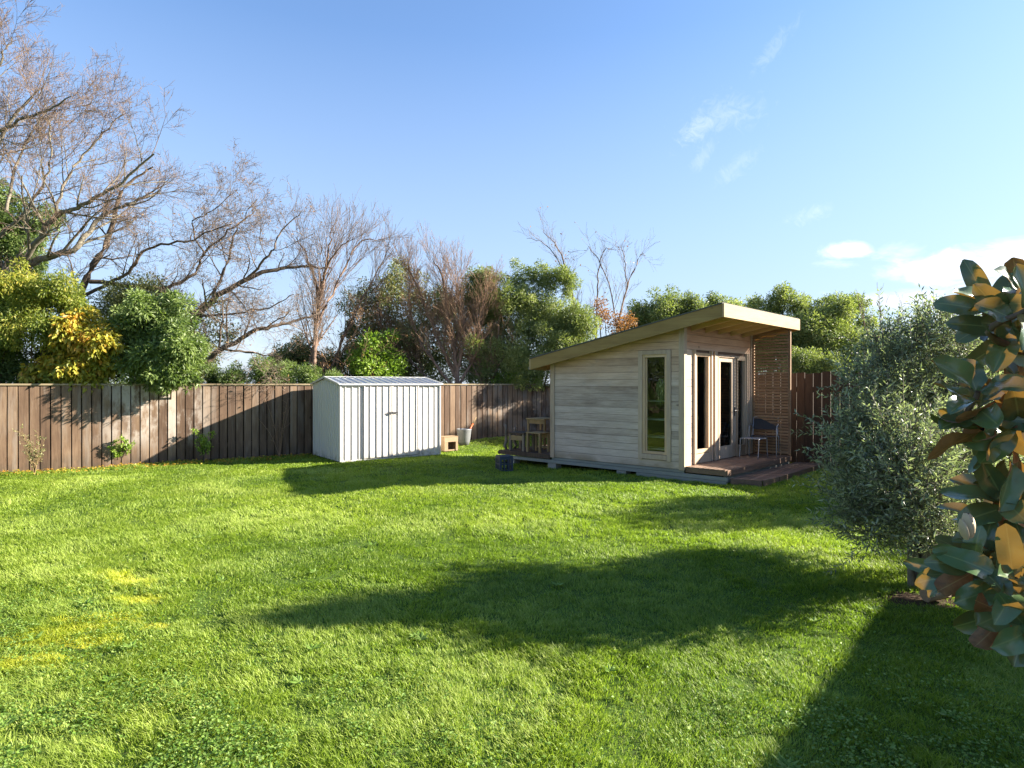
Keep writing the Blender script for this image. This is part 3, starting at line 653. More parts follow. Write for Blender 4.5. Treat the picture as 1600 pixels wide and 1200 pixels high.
# roof
R0 = C3-Gn*.85-Fn*.27; RL, RW = 4.30, 3.70
mb = MB(); mb.rnd(.5); th = .018
def roofpt(s, u, z): return R0+Gn*s+Fn*u+Z3*z
mb.hexa([roofpt(-.01, -.01, zf(0)+.24), roofpt(-.01, RW+.01, zf(0)+.24), roofpt(RL+.02, RW+.01, zf(RL)+.24), roofpt(RL+.02, -.01, zf(RL)+.24)]
        + [roofpt(-.015, -.015, zf(0)+.262), roofpt(-.015, RW+.015, zf(0)+.262), roofpt(RL+.03, RW+.015, zf(RL)+.262), roofpt(RL+.03, -.015, zf(RL)+.262)])
roof = mb.build('roof', m_plain('roof_membrane', (.09, .09, .085), .7), cab)
mb = MB(); mb.rnd(.5)
mb.hexa([roofpt(.04, .04, zf(0)+.125), roofpt(.04, RW-.04, zf(0)+.125), roofpt(RL-.04, RW-.04, zf(RL)+.125), roofpt(RL-.04, .04, zf(RL)+.125)]
        + [roofpt(.04, .04, zf(0)+.145), roofpt(.04, RW-.04, zf(0)+.145), roofpt(RL-.04, RW-.04, zf(RL)+.145), roofpt(RL-.04, .04, zf(RL)+.145)])
mb.build('soffit', M_RAFT, roof)
for u0 in (0, RW-.036):
    mb = MB(); mb.rnd(.35 if u0 == 0 else .6); a, b_ = 0.0, RL
    mb.hexa([roofpt(a, u0, zf(a)), roofpt(a, u0+.036, zf(a)), roofpt(b_, u0+.036, zf(b_)), roofpt(b_, u0, zf(b_)),
             roofpt(a, u0, zf(a)+.238), roofpt(a, u0+.036, zf(a)+.238), roofpt(b_, u0+.036, zf(b_)+.238), roofpt(b_, u0, zf(b_)+.238)]); mb.build('fascia', M_PINE_SHADE, roof, bevel=.003)
for s0, mt in ((-.038, M_PINE_LIT), (RL+.001, M_PINE_LIT)):
    mb = MB(); mb.rnd(.7); z = zf(s0); mb.prism([(0, z-.003), (RW, z-.003), (RW, z+.235), (0, z+.235)], R0+Gn*s0, Fn, Z3, Gn, 0, .037); mb.build('fascia', mt, roof, bevel=.003)
for u in (.55, 1.12, 1.69, 2.26, 2.83, 3.36):
    mb = MB(); mb.rnd(); a, b_ = .001, .848
    mb.hexa([roofpt(a, u, zf(a)+.012), roofpt(a, u+.045, zf(a)+.012), roofpt(b_, u+.045, zf(b_)+.012), roofpt(b_, u, zf(b_)+.012),
             roofpt(a, u, zf(a)+.124), roofpt(a, u+.045, zf(a)+.124), roofpt(b_, u+.045, zf(b_)+.124), roofpt(b_, u, zf(b_)+.124)]); mb.build('rafter', M_RAFT, roof)
# porch screen and post
PS = C3+Fn*(CW-.03)
scr = thing('x', 'x', 'x'); bpy.data.objects.remove(scr)
mb = MB(); z = .30
while z < zf(.1)-.0:
    mb.rnd(); mb.prism([(0.03, z), (.78, z), (.78, z+.042), (.03, z+.042)], PS, -Gn, Z3, Fn, -.012, .012); z += .064
sl = mb.build('porch_screen', M_SLAT, cab)
for u in (.0, .765):
    mb = MB(); mb.rnd(); mb.prism([(u, .26), (u+.055, .26), (u+.055, zf(.85-u)+.01), (u, zf(.85-u)+.01)], PS, -Gn, Z3, Fn, .009, .06); mb.build('post', M_SLAT, sl, bevel=.003)
# decks
def deck(P, U, N, len_, dep, ztop, bw=.088, gap=.006, th=.022):
    mb = MB(); v = 0
    while v < dep-.02:
        mb.rnd(); b_ = min(v+bw, dep); mb.prism([(0, ztop-th), (len_, ztop-th), (len_, ztop), (0, ztop)], P, U, Z3, N, v, b_); v += bw+gap
    return mb
mb = deck(C3-Gn*.035, Fn, -Gn, CW+.02, .77, .255); dk = mb.build('deck', M_DECK, cab, bevel=.002)
mb = MB(); mb.rnd(.6); P = C3-Gn*.80; mb.prism([(0, .15), (CW, .15), (CW, .252), (0, .252)], P, Fn, Z3, -Gn, .006, .03)
mb.rnd(.4); mb.prism([(.001, .15), (.77, .15), (.77, .23), (.001, .23)], C3-Gn*.03, -Gn, Z3, -Fn, -.02, .002)
mb.build('deck_fascia', M_DECK, dk, bevel=.002)
# rear deck
RDK = C3+Gn*(CD+.03)
mb = MB(); v = 0
while v < 1.42:
    mb.rnd(); mb.prism([(0, .218), (2.6, .218), (2.6, .24), (0, .24)], RDK, Fn, Z3, Gn, v, v+.088); v += .094
dk2 = mb.build('deck', M_FDARK, cab, bevel=.002)
mb = MB(); mb.rnd(.3); mb.prism([(0, .145), (1.5, .145), (1.5, .237), (0, .237)], RDK, Gn, Z3, -Fn, 0.001, .03); mb.prism([(-.03, .145), (2.6, .145), (2.6, .216), (-.03, .216)], RDK+Gn*1.50, Fn, Z3, Gn, 0.001, .03); mb.build('deck_fascia', M_FDARK, dk2)
# bearers and blocks under the cabin
mb = MB(); mb.rnd(.6); mb.prism([(-.82, .055), (CD+1.5, .055), (CD+1.5, .125), (-.82, .125)], C3, Gn, Z3, -Fn, -.05, .0); mb.rnd(.3)
mb.prism([(-.80, -.02), (1.0, -.02), (1.0, .05), (-.80, .05)], C3, Gn, Z3, -Fn, -.05, -.004)
mb.rnd(.2); mb.prism([(-.80, -.02), (CD+1.4, -.02), (CD+1.4, .125), (-.80, .125)], C3, Gn, Z3, Fn, CW-.1, CW-.03)
mb.rnd(.8); mb.prism([(.06, .0), (CW, .0), (CW, .148), (.06, .148)], C3-Gn*.77, Fn, Z3, -Gn, -.04, .0)
mb.rnd(.3); mb.prism([(0, .13), (CD, .13), (CD, .183), (0, .183)], C3, Gn, Z3, -Fn, -.06, -.01)
mb.build('bearer', M_RAIL, cab, bevel=.002)
for tt in (.05, 1.35, 3.1, 4.3):
    for ff in (.0, 1.4, 2.7):
        mb = MB(); c_ = C3+Gn*tt+Fn*(.12+ff)+Z3*-.05; mb.box(c_, (.2, .22, .20), (Fn, Gn, Z3)); mb.build('foundation_block', M_CONC, cab, bevel=.008)
# low step deck
zl = .095; pts = [(3.80, 10.93), (4.40, 10.66), (4.86, 11.06), (6.66, 12.98), (6.08, 13.30), (5.9, 12.95)]
sd = thing('step_deck', 'low brown board step deck with a cut-off corner in front of the cabin porch', 'deck', (4.9, 11.9, 0))
mb = MB(); e1 = np.array([4.55-3.80, 0])
# boards along F clipped to the outline by sweeping strips across it
def clip(poly, n_, d_, keep=1):
    out_ = []
    for i in range(len(poly)):
        a = np.array(poly[i]); b_ = np.array(poly[(i+1) % len(poly)]); da = (a.dot(n_)-d_)*keep; db = (b_.dot(n_)-d_)*keep
        if da >= 0: out_.append(tuple(a))
        if da*db < 0: out_.append(tuple(a+(b_-a)*da/(da-db)))
    return out_
base = [np.array([4.05, 10.84])-0*Gv]
poly = [tuple(Cc-Gv*.815+Fv*.12), (4.44, 10.66), (4.90, 11.08), (6.72, 12.95), tuple(Cc-Gv*.815+Fv*3.35)]
nn = -Gv; d0 = min(np.dot(p_, nn) for p_ in poly); d1 = max(np.dot(p_, nn) for p_ in poly); d = d0
while d < d1:
    q = clip(clip(poly, nn, d, 1), nn, d+.088, -1); mb.rnd()
    if len(q) >= 3: mb.prism([(a, b_) for a, b_ in q], (0, 0, 0), (1, 0, 0), (0, 1, 0), UP, zl-.022, zl)
    d += .094
mb.build('deck_boards', M_DECK, sd, bevel=.002)
mb = MB()
for k in range(3):
    a = np.array(poly[k]); b_ = np.array(poly[k+1]); dv = b_-a; L_ = np.linalg.norm(dv); dv /= L_; nv = np.array([dv[1], -dv[0]])
    mb.rnd(.8 if k == 1 else .35); mb.prism([(.012, -.03), (L_-.012, -.03), (L_-.012, zl-.001), (.012, zl-.001)], (a[0], a[1], 0), (dv[0], dv[1], 0), UP, (nv[0], nv[1], 0), 0.001, .024)
mb.build('deck_fascia', M_DECK, sd, bevel=.002)

# ---------------------------------------------------------------- things inside and on the decks
M_WHITE = m_plain('white_shelf_paint', (.7, .68, .62), .5); M_POT = m_plain('grey_pot', (.19, .195, .20), .55, .3, .2, 6, .2)
su = thing('shelf_unit', 'white shelf unit inside the cabin behind the tall gable window', 'shelf', tuple(C3+Gn*.8+Fn*.5))
for z in (.50, .74, 1.09, 1.46):
    mb = MB(); mb.box(C3+Gn*.80+Fn*.48+Z3*z, (.28, 1.0, .028), (Fn, Gn, Z3)); mb.build('shelf', M_WHITE, su)
for g_ in (.32, 1.29):
    mb = MB(); mb.box(C3+Gn*g_+Fn*.48+Z3*.85, (.28, .02, 1.28), (Fn, Gn, Z3)); mb.build('side_panel', M_WHITE, su)
M_HANG = m_leaf('hanging_plant_leaf', [(.3, .34, .12), (.55, .56, .25), (.7, .68, .38)], .3)
hpz = C3+Gn*.50+Fn*.2+Z3*1.86
hp = thing('hanging_plant', 'pale trailing pot plant hanging inside the cabin behind the gable window', 'plant', tuple(hpz))
mb = MB(); mb.lathe(hpz, [(.05, -.08), (.075, -.02), (.08, .03), (.07, .03), (.065, 0)], 16); mb.build('pot', M_POT, hp)
mb = MB(); mb.tube([hpz+Z3*.03, hpz+Z3*.85], .004, 5); mb.build('cord', M_DARKM, hp)
P = []; D = []; g = np.random.default_rng(3)
for k in range(260):
    a = g.random()*6.28; rr = .05+.11*g.random(); L_ = .12+.38*g.random()**1.3
    for s_ in range(7):
        u = (s_)/7; P.append(hpz+np.array([math.cos(a)*rr*min(1, u*3+.2), math.sin(a)*rr*min(1, u*3+.2), .08*math.sin(min(1, u*3)*3.1)-L_*u])); D.append([math.cos(a)*.3, math.sin(a)*.3, -1])
V, b = leafquads(np.array(P), np.array(D)+.25*g.standard_normal((len(P), 3)), g.standard_normal((len(P), 3)), .07, .009)
raw('leaves', V, [b+np.array([[0, 1, 2, 3]])], M_HANG, hp, attrs={'rnd': np.repeat(g.random(len(P)), 4)})

M_TUBE = m_plain('silver_tube', (.36, .36, .38), .4, .7); M_MESH = m_plain('charcoal_sling', (.03, .03, .034), .8, 0, .2, 40); M_GSL = m_plain('grey_slatted_top', (.34, .34, .36), .5, .3)
# armchair on the porch: local frame f (forward), s (side)
def armchair(base, fwd):
    f = np.array([fwd[0], fwd[1], 0.]); f /= np.linalg.norm(f); s_ = np.array([-f[1], f[0], 0]); b0 = np.array(base, float)
    o = thing('sling_armchair', 'silver tube armchair with dark sling back standing on the porch by the screen', 'chair', tuple(b0))
    P_ = lambda a, b_, c_: b0+f*a+s_*b_+Z3*c_
    for sg in (-1, 1):
        mb = MB(); y = .27*sg
        mb.tube(bez([P_(.24, y, .0), P_(.25, y, .3), P_(.24, y, .60), P_(.16, y, .655), P_(-.2, y, .655), P_(-.27, y, .62)], 5), .011, 8)
        mb.tube(bez([P_(-.30, y, .0), P_(-.24, y, .25), P_(-.22, y, .42)], 5), .011, 8)
        mb.build('arm_frame', M_TUBE, o, smooth=True)
    mb = MB(); mb.tube(bez([P_(-.20, -.25, .40), P_(-.28, -.25, .65), P_(-.36, -.25, .78), P_(-.37, -.2, .81), P_(-.37, .2, .81), P_(-.36, .25, .78), P_(-.28, .25, .65), P_(-.20, .25, .40)], 5), .011, 8); mb.build('back_frame', M_TUBE, o, smooth=True)
    mb = MB(); mb.hexa([P_(-.24, -.235, .55), P_(-.24, .235, .55), P_(-.255, .235, .55), P_(-.255, -.235, .55), P_(-.345, -.235, .78), P_(-.345, .235, .78), P_(-.357, .235, .78), P_(-.357, -.235, .78)]); mb.build('backrest', M_MESH, o)
    mb = MB(); mb.hexa([P_(-.2, -.24, .40), P_(-.2, .24, .40), P_(.25, .24, .425), P_(.25, -.24, .425), P_(-.2, -.24, .415), P_(-.2, .24, .415), P_(.25, .24, .44), P_(.25, -.24, .44)]); mb.build('seat', M_MESH, o)
    return o
def fr_(w_, s_): return C3+Fn*w_-Gn*s_        # w along the front wall, s out onto the porch
bp = fr_(2.72, .40); armchair((bp[0], bp[1], .256), (-Fn*.9-Gn*.25)[:2])
bp = fr_(2.33, .34)+Z3*.256
st = thing('footstool', 'low silver tube footstool with grey slatted top on the porch beside the armchair', 'stool', tuple(bp))
f = -Fn; s_ = -Gn
for sg in (-1, 1):
    mb = MB(); q = lambda a, c_: bp+f*a+s_*.19*sg+Z3*c_
    mb.tube(bez([q(.25, 0), q(.22, .2), q(.21, .36), q(.17, .39), q(-.17, .39), q(-.21, .36), q(-.22, .2), q(-.25, 0)], 5), .011, 8); mb.build('leg_frame', M_TUBE, st, smooth=True)
mb = MB()
for k in range(9): mb.rnd(); mb.box(bp+f*(-.18+.045*k)+Z3*.40, (.034, .40, .014), (Fn, Gn, Z3))
mb.build('seat', M_GSL, st)

# rear deck furniture (weathered timber)
M_OLDW = m_wood('weathered_pine', [(.13, .085, .035), (.24, .165, .075), (.33, .24, .12)], ((1, 0), 'z'), grain=14)
M_OLDG = m_wood('driftwood', [(.09, .07, .05), (.17, .135, .10), (.24, .2, .15)], ((1, 0), 'z'), grain=14)
def rd(t_, f_): return C3+Gn*(CD+t_)+Fn*f_
def legs4(o, P, U, W, L_, D_, h, th, mat, n='leg'):
    for a in (0, 1):
        for b_ in (0, 1):
            mb = MB(); mb.rnd(); mb.box(P+U*(-L_/2+th/2+a*(L_-th))+W*(-D_/2+th/2+b_*(D_-th))+Z3*h/2, (th, th, h), (U, W, Z3)); mb.build(n, mat, o, bevel=.003)
b0 = rd(.58, .24)+Z3*.24
sto = thing('timber_stool', 'bare pine square stool with white top at the front of the rear deck', 'stool', tuple(b0))
legs4(sto, b0, Gn, Fn, .40, .34, .43, .045, M_OLDW)
mb = MB(); mb.rnd(.9); mb.box(b0+Z3*.442, (.42, .36, .024), (Gn, Fn, Z3)); mb.build('seat', M_OLDW, sto, bevel=.003)
mb = MB(); mb.rnd(.4); mb.box(b0+Fn*.15+Z3*.37, (.31, .02, .1), (Gn, Fn, Z3)); mb.build('apron', M_OLDW, sto); mb = MB(); mb.rnd(.5); mb.box(b0+Fn*.15+Z3*.10, (.31, .02, .03), (Gn, Fn, Z3)); mb.build('stretcher', M_OLDW, sto)
b0 = rd(1.08, 1.0)+Z3*.24
tb = thing('timber_table', 'small pine table with dark top behind the stool on the rear deck', 'table', tuple(b0))
legs4(tb, b0, Gn, Fn, .54, .5, .70, .045, M_OLDW)
mb = MB(); mb.rnd(.9); mb.box(b0+Z3*.715, (.58, .56, .028), (Gn, Fn, Z3)); mb.build('tabletop', M_OLDW, tb, bevel=.003)
mb = MB(); mb.rnd(.5); mb.box(b0-Fn*.225+Z3*.645, (.445, .025, .09), (Gn, Fn, Z3)); mb.build('apron', M_OLDW, tb); mb = MB(); mb.rnd(.3); mb.box(b0+Z3*.40, (.44, .40, .03), (Gn, Fn, Z3)); mb.build('lower_shelf', M_FDARK, tb)
b0 = rd(1.1, .29)+Z3*.24
bn = thing('low_bench', 'low weathered bench with boxed front rail at the left of the rear deck', 'bench', tuple(b0))
legs4(bn, b0, Gn, Fn, .46, .40, .40, .06, M_OLDG)
mb = MB(); mb.rnd(.2); mb.box(b0+Z3*.412, (.52, .46, .025), (Gn, Fn, Z3)); mb.build('seat', M_FDARK, bn, bevel=.003)
mb = MB(); mb.rnd(.7); mb.box(b0-Fn*.185+Z3*.30, (.34, .025, .11), (Gn, Fn, Z3)); mb.build('apron', M_OLDW, bn)
for k, (t_, f_, h) in enumerate(((1.43, .42, .52), (1.40, .62, .40), (1.45, .12, .60))):
    p0 = rd(t_, f_)+Z3*.24; mb = MB(); g = np.random.default_rng(k+4); q = [p0+Z3*h*i/6+np.r_[g.standard_normal(2)*.012, 0] for i in range(7)]
    mb.tube(q, [.04*(1-.06*i)*(.85+.3*g.random()) for i in range(7)], 7)
    for jj in range(4): z = h*(.3+.6*g.random()); a = g.random()*6.28; s0_ = p0+Z3*z; mb.tube([s0_, s0_+np.array([math.cos(a)*.09, math.sin(a)*.09, .02+.05*g.random()])], [.012, .004], 5)
    o = mb.build('driftwood_post', M_OLDG, None, tuple(p0), smooth=True)
    tag(o, ['knotty driftwood stump standing beside the low bench, the middle of three', 'shortest driftwood stump standing against the low bench', 'tallest driftwood stump, standing at the left corner of the rear deck'][k], 'driftwood', 'driftwood stumps on the rear deck')
# blue crate
M_BLUE = m_plain('blue_plastic', (.03, .045, .07), .5, 0, .15, 6)
cb = np.array([-.17, 13.15, 0.]); cb[2] = float(hgt(cb[0], cb[1]))-.01
bc = thing('milk_crate', 'upturned dark blue plastic crate on the grass at the corner of the rear deck', 'crate', tuple(cb))
mb = MB(); q0 = .30; hgt_ = .32; ca, sa = math.cos(.35), math.sin(.35); X_ = np.array([ca, sa, 0]); Y_ = np.array([-sa, ca, 0])
for (n_, s_) in ((X_, Y_), (-X_, Y_), (Y_, X_), (-Y_, X_)):
    for zz, hh in ((.02, .04), (.16, .03), (.29, .06)): mb.box(cb+n_*(q0/2-.005)+Z3*zz, (.012, q0, hh), (n_, s_, Z3))
    for uu in (-.13, -.045, .045, .13): mb.box(cb+n_*(q0/2-.005)+s_*uu+Z3*.16, (.016, .03 if abs(uu) < .1 else .04, .30), (n_, s_, Z3))
mb.build('side', M_BLUE, bc)
mb = MB(); mb.box(cb+Z3*.325, (q0, q0, .015), (X_, Y_, Z3)); mb.build('base', M_BLUE, bc, bevel=.004)
# wooden box beside the shed, pot and spade
wx = np.array([(700-800)/FPX*16.1, 16.1, 0.0]); wx[2] = float(hgt(wx[0], wx[1]))
wb = thing('wooden_box', 'small pale wooden box with a dark opening beside the metal shed', 'box', tuple(wx))
M_BOX = m_wood('box_wood', [(.2, .13, .07), (.30, .205, .12), (.38, .27, .17)], (Su, 'x'), grain=12)
U_ = np.array([Su[0], Su[1], 0]); W_ = np.array([Sn[0], Sn[1], 0])
mb = MB()
for (c_, s_) in ((-W_*.16+Z3*.30, (.42, .02, .12)), (-W_*.16-U_*.155+Z3*.12, (.11, .02, .24)), (-W_*.16+U_*.175+Z3*.12, (.07, .02, .24)), (-W_*.16+Z3*.02, (.2, .02, .04)),
                 (-U_*.2+Z3*.18, (.02, .298, .36)), (U_*.2+Z3*.18, (.02, .298, .36)), (W_*.16+Z3*.18, (.42, .02, .36)), (Z3*.015, (.38, .296, .02))):
    mb = MB(); mb.rnd(); mb.box(wx+c_, s_, (U_, W_, Z3)); mb.build('panel', M_BOX, wb, bevel=.003)
mb = MB(); mb.rnd(.8)
for k in range(3): mb.rnd(); mb.box(wx+U_*(.0)+W_*(-.11+.11*k)+Z3*.372, (.45, .10, .02), (U_, W_, Z3))
mb.build('lid', M_BOX, wb, bevel=.003)
M_SOILB = m_plain('dry_seed_heads', (.22, .15, .09), .9, 0, .4, 30)
px_ = np.array([(725-800)/FPX*17.0, 17.0, 0]); px_[2] = float(hgt(px_[0], px_[1]))
pt = thing('metal_planter', 'tapered grey metal tub on the grass by the back fence, garden tool standing in it', 'planter', tuple(px_))
mb = MB(); mb.lathe(px_, [(.12, 0), (.14, .005), (.165, .1), (.19, .25), (.205, .40), (.213, .43), (.213, .45), (.198, .45), (.19, .40), (.15, .1), (0.001, .1)], 32); mb.build('tub', M_POT, pt, smooth=True)
mb = MB(); mb.lathe(px_, [(.001, .35), (.12, .36), (.188, .34)], 24); mb.build('soil', m_plain('potting_soil', (.05, .035, .025), .95, 0, .3, 40, .5), pt)
sp0 = px_+np.array([.13, .0, .36]); sp1 = at(744, 652, 17.35)
sp = thing('garden_tool', 'garden tool with bright orange grip leaning out of the grey tub', 'tool', tuple(sp0))
mb = MB(); mb.tube([sp0, sp0+(sp1-sp0)*.55], .02, 8); mb.build('grip', m_plain('orange_plastic', (.55, .11, .03), .45), sp, smooth=True)
mb = MB(); mb.tube([sp0+(sp1-sp0)*.54, sp1], [.014, .011], 8); mb.build('shaft', M_OLDW, sp, smooth=True)

# ---------------------------------------------------------------- trees and shrubs behind the fence
def P3(px, py, Y): return at(px, py, Y)
def blob(px, py, rpx, Y, dy=0): c = at(px, py, Y+dy); return (c[0], c[1], c[2], rpx*Y/FPX)
def fz(px): return 18.62/(1-.61*(px-800)/FPX)
M_EVD = m_leaf('evergreen_leaf', [(.03, .055, .015), (.07, .11, .025), (.14, .19, .05), (.24, .29, .10)], .22, .45)
M_EVL = m_leaf('light_evergreen_leaf', [(.055, .078, .022), (.135, .17, .052), (.26, .29, .10), (.42, .44, .2)], .35, .5)
M_GREEN = m_leaf('fresh_green_leaf', [(.04, .07, .02), (.095, .145, .038), (.19, .25, .075), (.31, .37, .15)], .35, .42)
M_BRIGHT = m_leaf('bright_green_leaf', [(.10, .17, .025), (.20, .30, .04), (.33, .43, .08)], .4, .42)
M_YEL = m_leaf('autumn_leaf', [(.10, .14, .02), (.26, .29, .035), (.45, .38, .05), (.55, .26, .05)], .4, .5, big=1.2, tcol=(1.3, 1.1, .5))
M_YG = m_leaf('yellow_green_leaf', [(.06, .09, .02), (.14, .185, .03), (.28, .30, .05), (.46, .37, .07)], .4, .5, big=1.2)
M_ORN = m_leaf('orange_leaf', [(.14, .08, .035), (.28, .15, .06), (.38, .25, .11)], .35, .5, tcol=(1.3, 1., .5))
M_MIX = m_leaf('olive_brown_leaf', [(.05, .065, .022), (.13, .15, .05), (.25, .26, .10), (.34, .31, .15)], .25, .5)
M_BARKG = m_bark('grey_bark', (.09, .075, .055), (.27, .24, .18)); M_BARKB = m_bark('brown_bark', (.07, .05, .035), (.2, .15, .11)); M_BARKR = m_bark('red_brown_bark', (.11, .07, .05), (.28, .19, .14))
M_TWIG = m_bark('pink_twig', (.11, .073, .05), (.27, .19, .135), 3); M_TWIGG = m_bark('grey_twig', (.11, .08, .06), (.25, .19, .145), 3); M_TWIGR = m_bark('red_twig', (.17, .10, .06), (.34, .22, .14), 3)

def shrub(name, label, cat, mat, blobs, n, L, W, base_px, seed, group=None, clump=.16, nclump=14, bark=None, droop=-.2, shell=.5, flat=1.0, stems=5, tw=.05, byY=None):
    Y = byY or np.mean([b_[1] for b_ in blobs]); bx = (base_px-800)/FPX*Y; bz = float(hgt(bx, Y)); o = thing(name, label, cat, (bx, Y, bz), group)
    foliage('crown', mat, blobs, o, n, L, W, clump, nclump, droop, shell, seed, flat=flat)
    B = Branches(); g = np.random.default_rng(seed)
    for k in range(stems):
        b_ = blobs[g.integers(len(blobs))] if k >= len(blobs) else blobs[k*max(1, len(blobs)//stems) % len(blobs)]
        a = np.array([bx+g.standard_normal()*.08, Y+g.standard_normal()*.08, bz-.05]); e_ = np.array(b_[:3]); mdd = a+(e_-a)*.5+np.r_[g.standard_normal(2)*.1, .12]
        B.poly(bez([a, mdd, e_], 6), tw, tw*.2, 7)
    B.build('trunk', bark or M_BARKB, o); return o
TG = 'trees and shrubs behind the fences'
# 1 dark evergreen top left
shrub('evergreen_tree', 'dense mid-green evergreen tree at the far left, bare branches crossing in front', 'tree', M_GREEN,
      [blob(20, 345, 50, 17), blob(-30, 380, 60, 17), blob(45, 400, 38, 17), blob(0, 440, 50, 17), blob(-60, 470, 60, 17), blob(-80, 320, 60, 17)], 42000, .10, .045, -40, 21, TG, droop=-.5)
# 2 far-left yellow green
shrub('autumn_tree', 'yellow-green autumn tree leaning over the far left of the fence', 'tree', M_YG,
      [blob(30, 460, 42, 13.2), blob(80, 455, 34, 13.2), blob(-20, 500, 55, 13.2), blob(50, 510, 40, 13.2), blob(115, 475, 26, 13.4)], 26000, .085, .028, 10, 22, TG, droop=-.9, clump=.2, byY=13.6)
shrub('evergreen_shrub', 'dark green shrub filling the gap low behind the far left fence', 'shrub', M_EVD,
      [blob(20, 565, 40, 13.6), blob(80, 570, 36, 13.9), blob(150, 565, 40, 14.1), blob(-40, 560, 50, 13.4), blob(100, 530, 40, 14.3), blob(190, 540, 45, 14.6), blob(0, 590, 30, 13.5), blob(50, 595, 30, 13.6), blob(110, 595, 30, 13.9), blob(180, 590, 30, 14.2), blob(205, 500, 30, 14.8)], 36000, .06, .03, 60, 23, TG)
shrub('autumn_shrub', 'orange and yellow autumn shrub with large drooping leaves above the fence', 'shrub', M_YEL,
      [blob(130, 535, 40, 13.3), blob(165, 550, 26, 13.3), blob(100, 575, 30, 13.2), blob(145, 580, 26, 13.2), blob(60, 590, 20, 13.1), blob(110, 520, 24, 13.4)], 6500, .14, .07, 120, 24, TG, droop=-1.3, clump=.22, byY=14.1)
shrub('glossy_green_shrub', 'rounded glossy green shrub spilling over the top of the fence', 'shrub', M_GREEN,
      [blob(245, 500, 36, 13.75), blob(215, 525, 30, 13.7), blob(275, 530, 34, 13.7), blob(250, 560, 42, 13.6), blob(285, 570, 28, 13.6), blob(215, 570, 30, 13.6), blob(268, 597, 22, 13.5), blob(240, 480, 20, 13.9), blob(300, 545, 16, 13.7), blob(197, 500, 18, 14), blob(268, 468, 14, 14), blob(228, 590, 16, 13.6), blob(297, 592, 13, 13.5), blob(190, 555, 16, 13.8)], 22000, .115, .038, 245, 25, TG, droop=-.5, clump=.17, shell=.6, byY=14.5)
shrub('hedge', 'low grassy-green hedge just topping the fence left of the metal shed', 'hedge', M_GREEN,
      [blob(330, 588, 20, 15.5), blob(370, 580, 22, 15.5), blob(410, 580, 22, 15.8), blob(445, 588, 20, 16), blob(300, 590, 22, 15.3), blob(480, 592, 18, 16.2), blob(515, 592, 18, 16.6)], 14000, .09, .02, 400, 26, TG, clump=.22)
shrub('evergreen_shrub', 'dull olive shrub between the left bare trees, behind the glossy shrub', 'shrub', M_MIX,
      [blob(225, 470, 40, 16.5), blob(180, 480, 40, 16.5), blob(300, 520, 40, 16.5), blob(320, 565, 30, 16.5)], 14000, .07, .035, 240, 27, TG, clump=.22, shell=.3)
# 3 middle
shrub('evergreen_tree', 'dark olive evergreen tree behind the bare broom-like tree', 'tree', M_MIX,
      [blob(585, 490, 42, 20), blob(640, 470, 46, 20), blob(600, 540, 50, 20), blob(660, 530, 50, 20), blob(560, 560, 40, 20), blob(700, 500, 40, 20.5), blob(715, 560, 50, 20), blob(640, 585, 45, 20), blob(545, 585, 34, 20)], 42000, .09, .04, 640, 28, TG, clump=.2)
shrub('evergreen_shrub', 'brownish olive dome-shaped shrub in the gap at the foot of the slender upright tree', 'shrub', M_MIX,
      [blob(440, 560, 24, 19), blob(470, 550, 22, 19), blob(455, 585, 30, 19), blob(520, 575, 28, 19), blob(500, 590, 24, 19), blob(555, 555, 22, 19), blob(415, 590, 20, 19), blob(545, 520, 14, 19.5)], 20000, .08, .04, 470, 38, TG, clump=.2)
shrub('bright_green_shrub', 'bright lime-green shrub rising behind the metal shed roof', 'shrub', M_BRIGHT,
      [blob(592, 540, 24, 18.2), blob(575, 565, 24, 18.2), blob(612, 572, 22, 18.2), blob(590, 585, 30, 18.2), blob(605, 525, 12, 18.2)], 5200, .13, .05, 590, 29, TG, clump=.24)
shrub('evergreen_tree', 'tall billowing evergreen tree with pale leaf tufts left of the cabin roof', 'tree', M_EVL,
      [blob(770, 435, 20, 19.5), blob(812, 430, 22, 19.5), blob(860, 432, 26, 19.5), blob(885, 440, 20, 19.5), blob(800, 470, 38, 19.5), blob(845, 480, 40, 19.3), blob(880, 500, 38, 19.3), blob(910, 520, 32, 19.2), blob(760, 480, 36, 19.8), blob(800, 530, 44, 19.3), blob(860, 545, 42, 19.1), blob(900, 560, 36, 19.1), blob(820, 580, 34, 19), blob(770, 570, 40, 19.3), blob(740, 450, 22, 20)], 80000, .10, .03, 830, 30, TG, clump=.17, nclump=18)
shrub('lime_shrub', 'small lime-green shrub just topping the fence by the cabin rear corner', 'shrub', M_BRIGHT,
      [blob(815, 585, 12, 19), blob(800, 592, 10, 19), blob(835, 588, 10, 19), blob(780, 592, 9, 19)], 2200, .1, .05, 812, 31, TG, clump=.24)
shrub('evergreen_tree', 'rounded evergreen tree showing over the cabin roof slope', 'tree', M_EVL,
      [blob(1010, 490, 26, 24), blob(1045, 478, 24, 24), blob(1080, 482, 24, 24), blob(1115, 475, 16, 24), blob(1130, 500, 30, 24), blob(1040, 520, 40, 24), blob(1090, 520, 40, 24), blob(985, 510, 22, 24)], 36000, .11, .04, 1060, 32, TG, clump=.2, nclump=18)
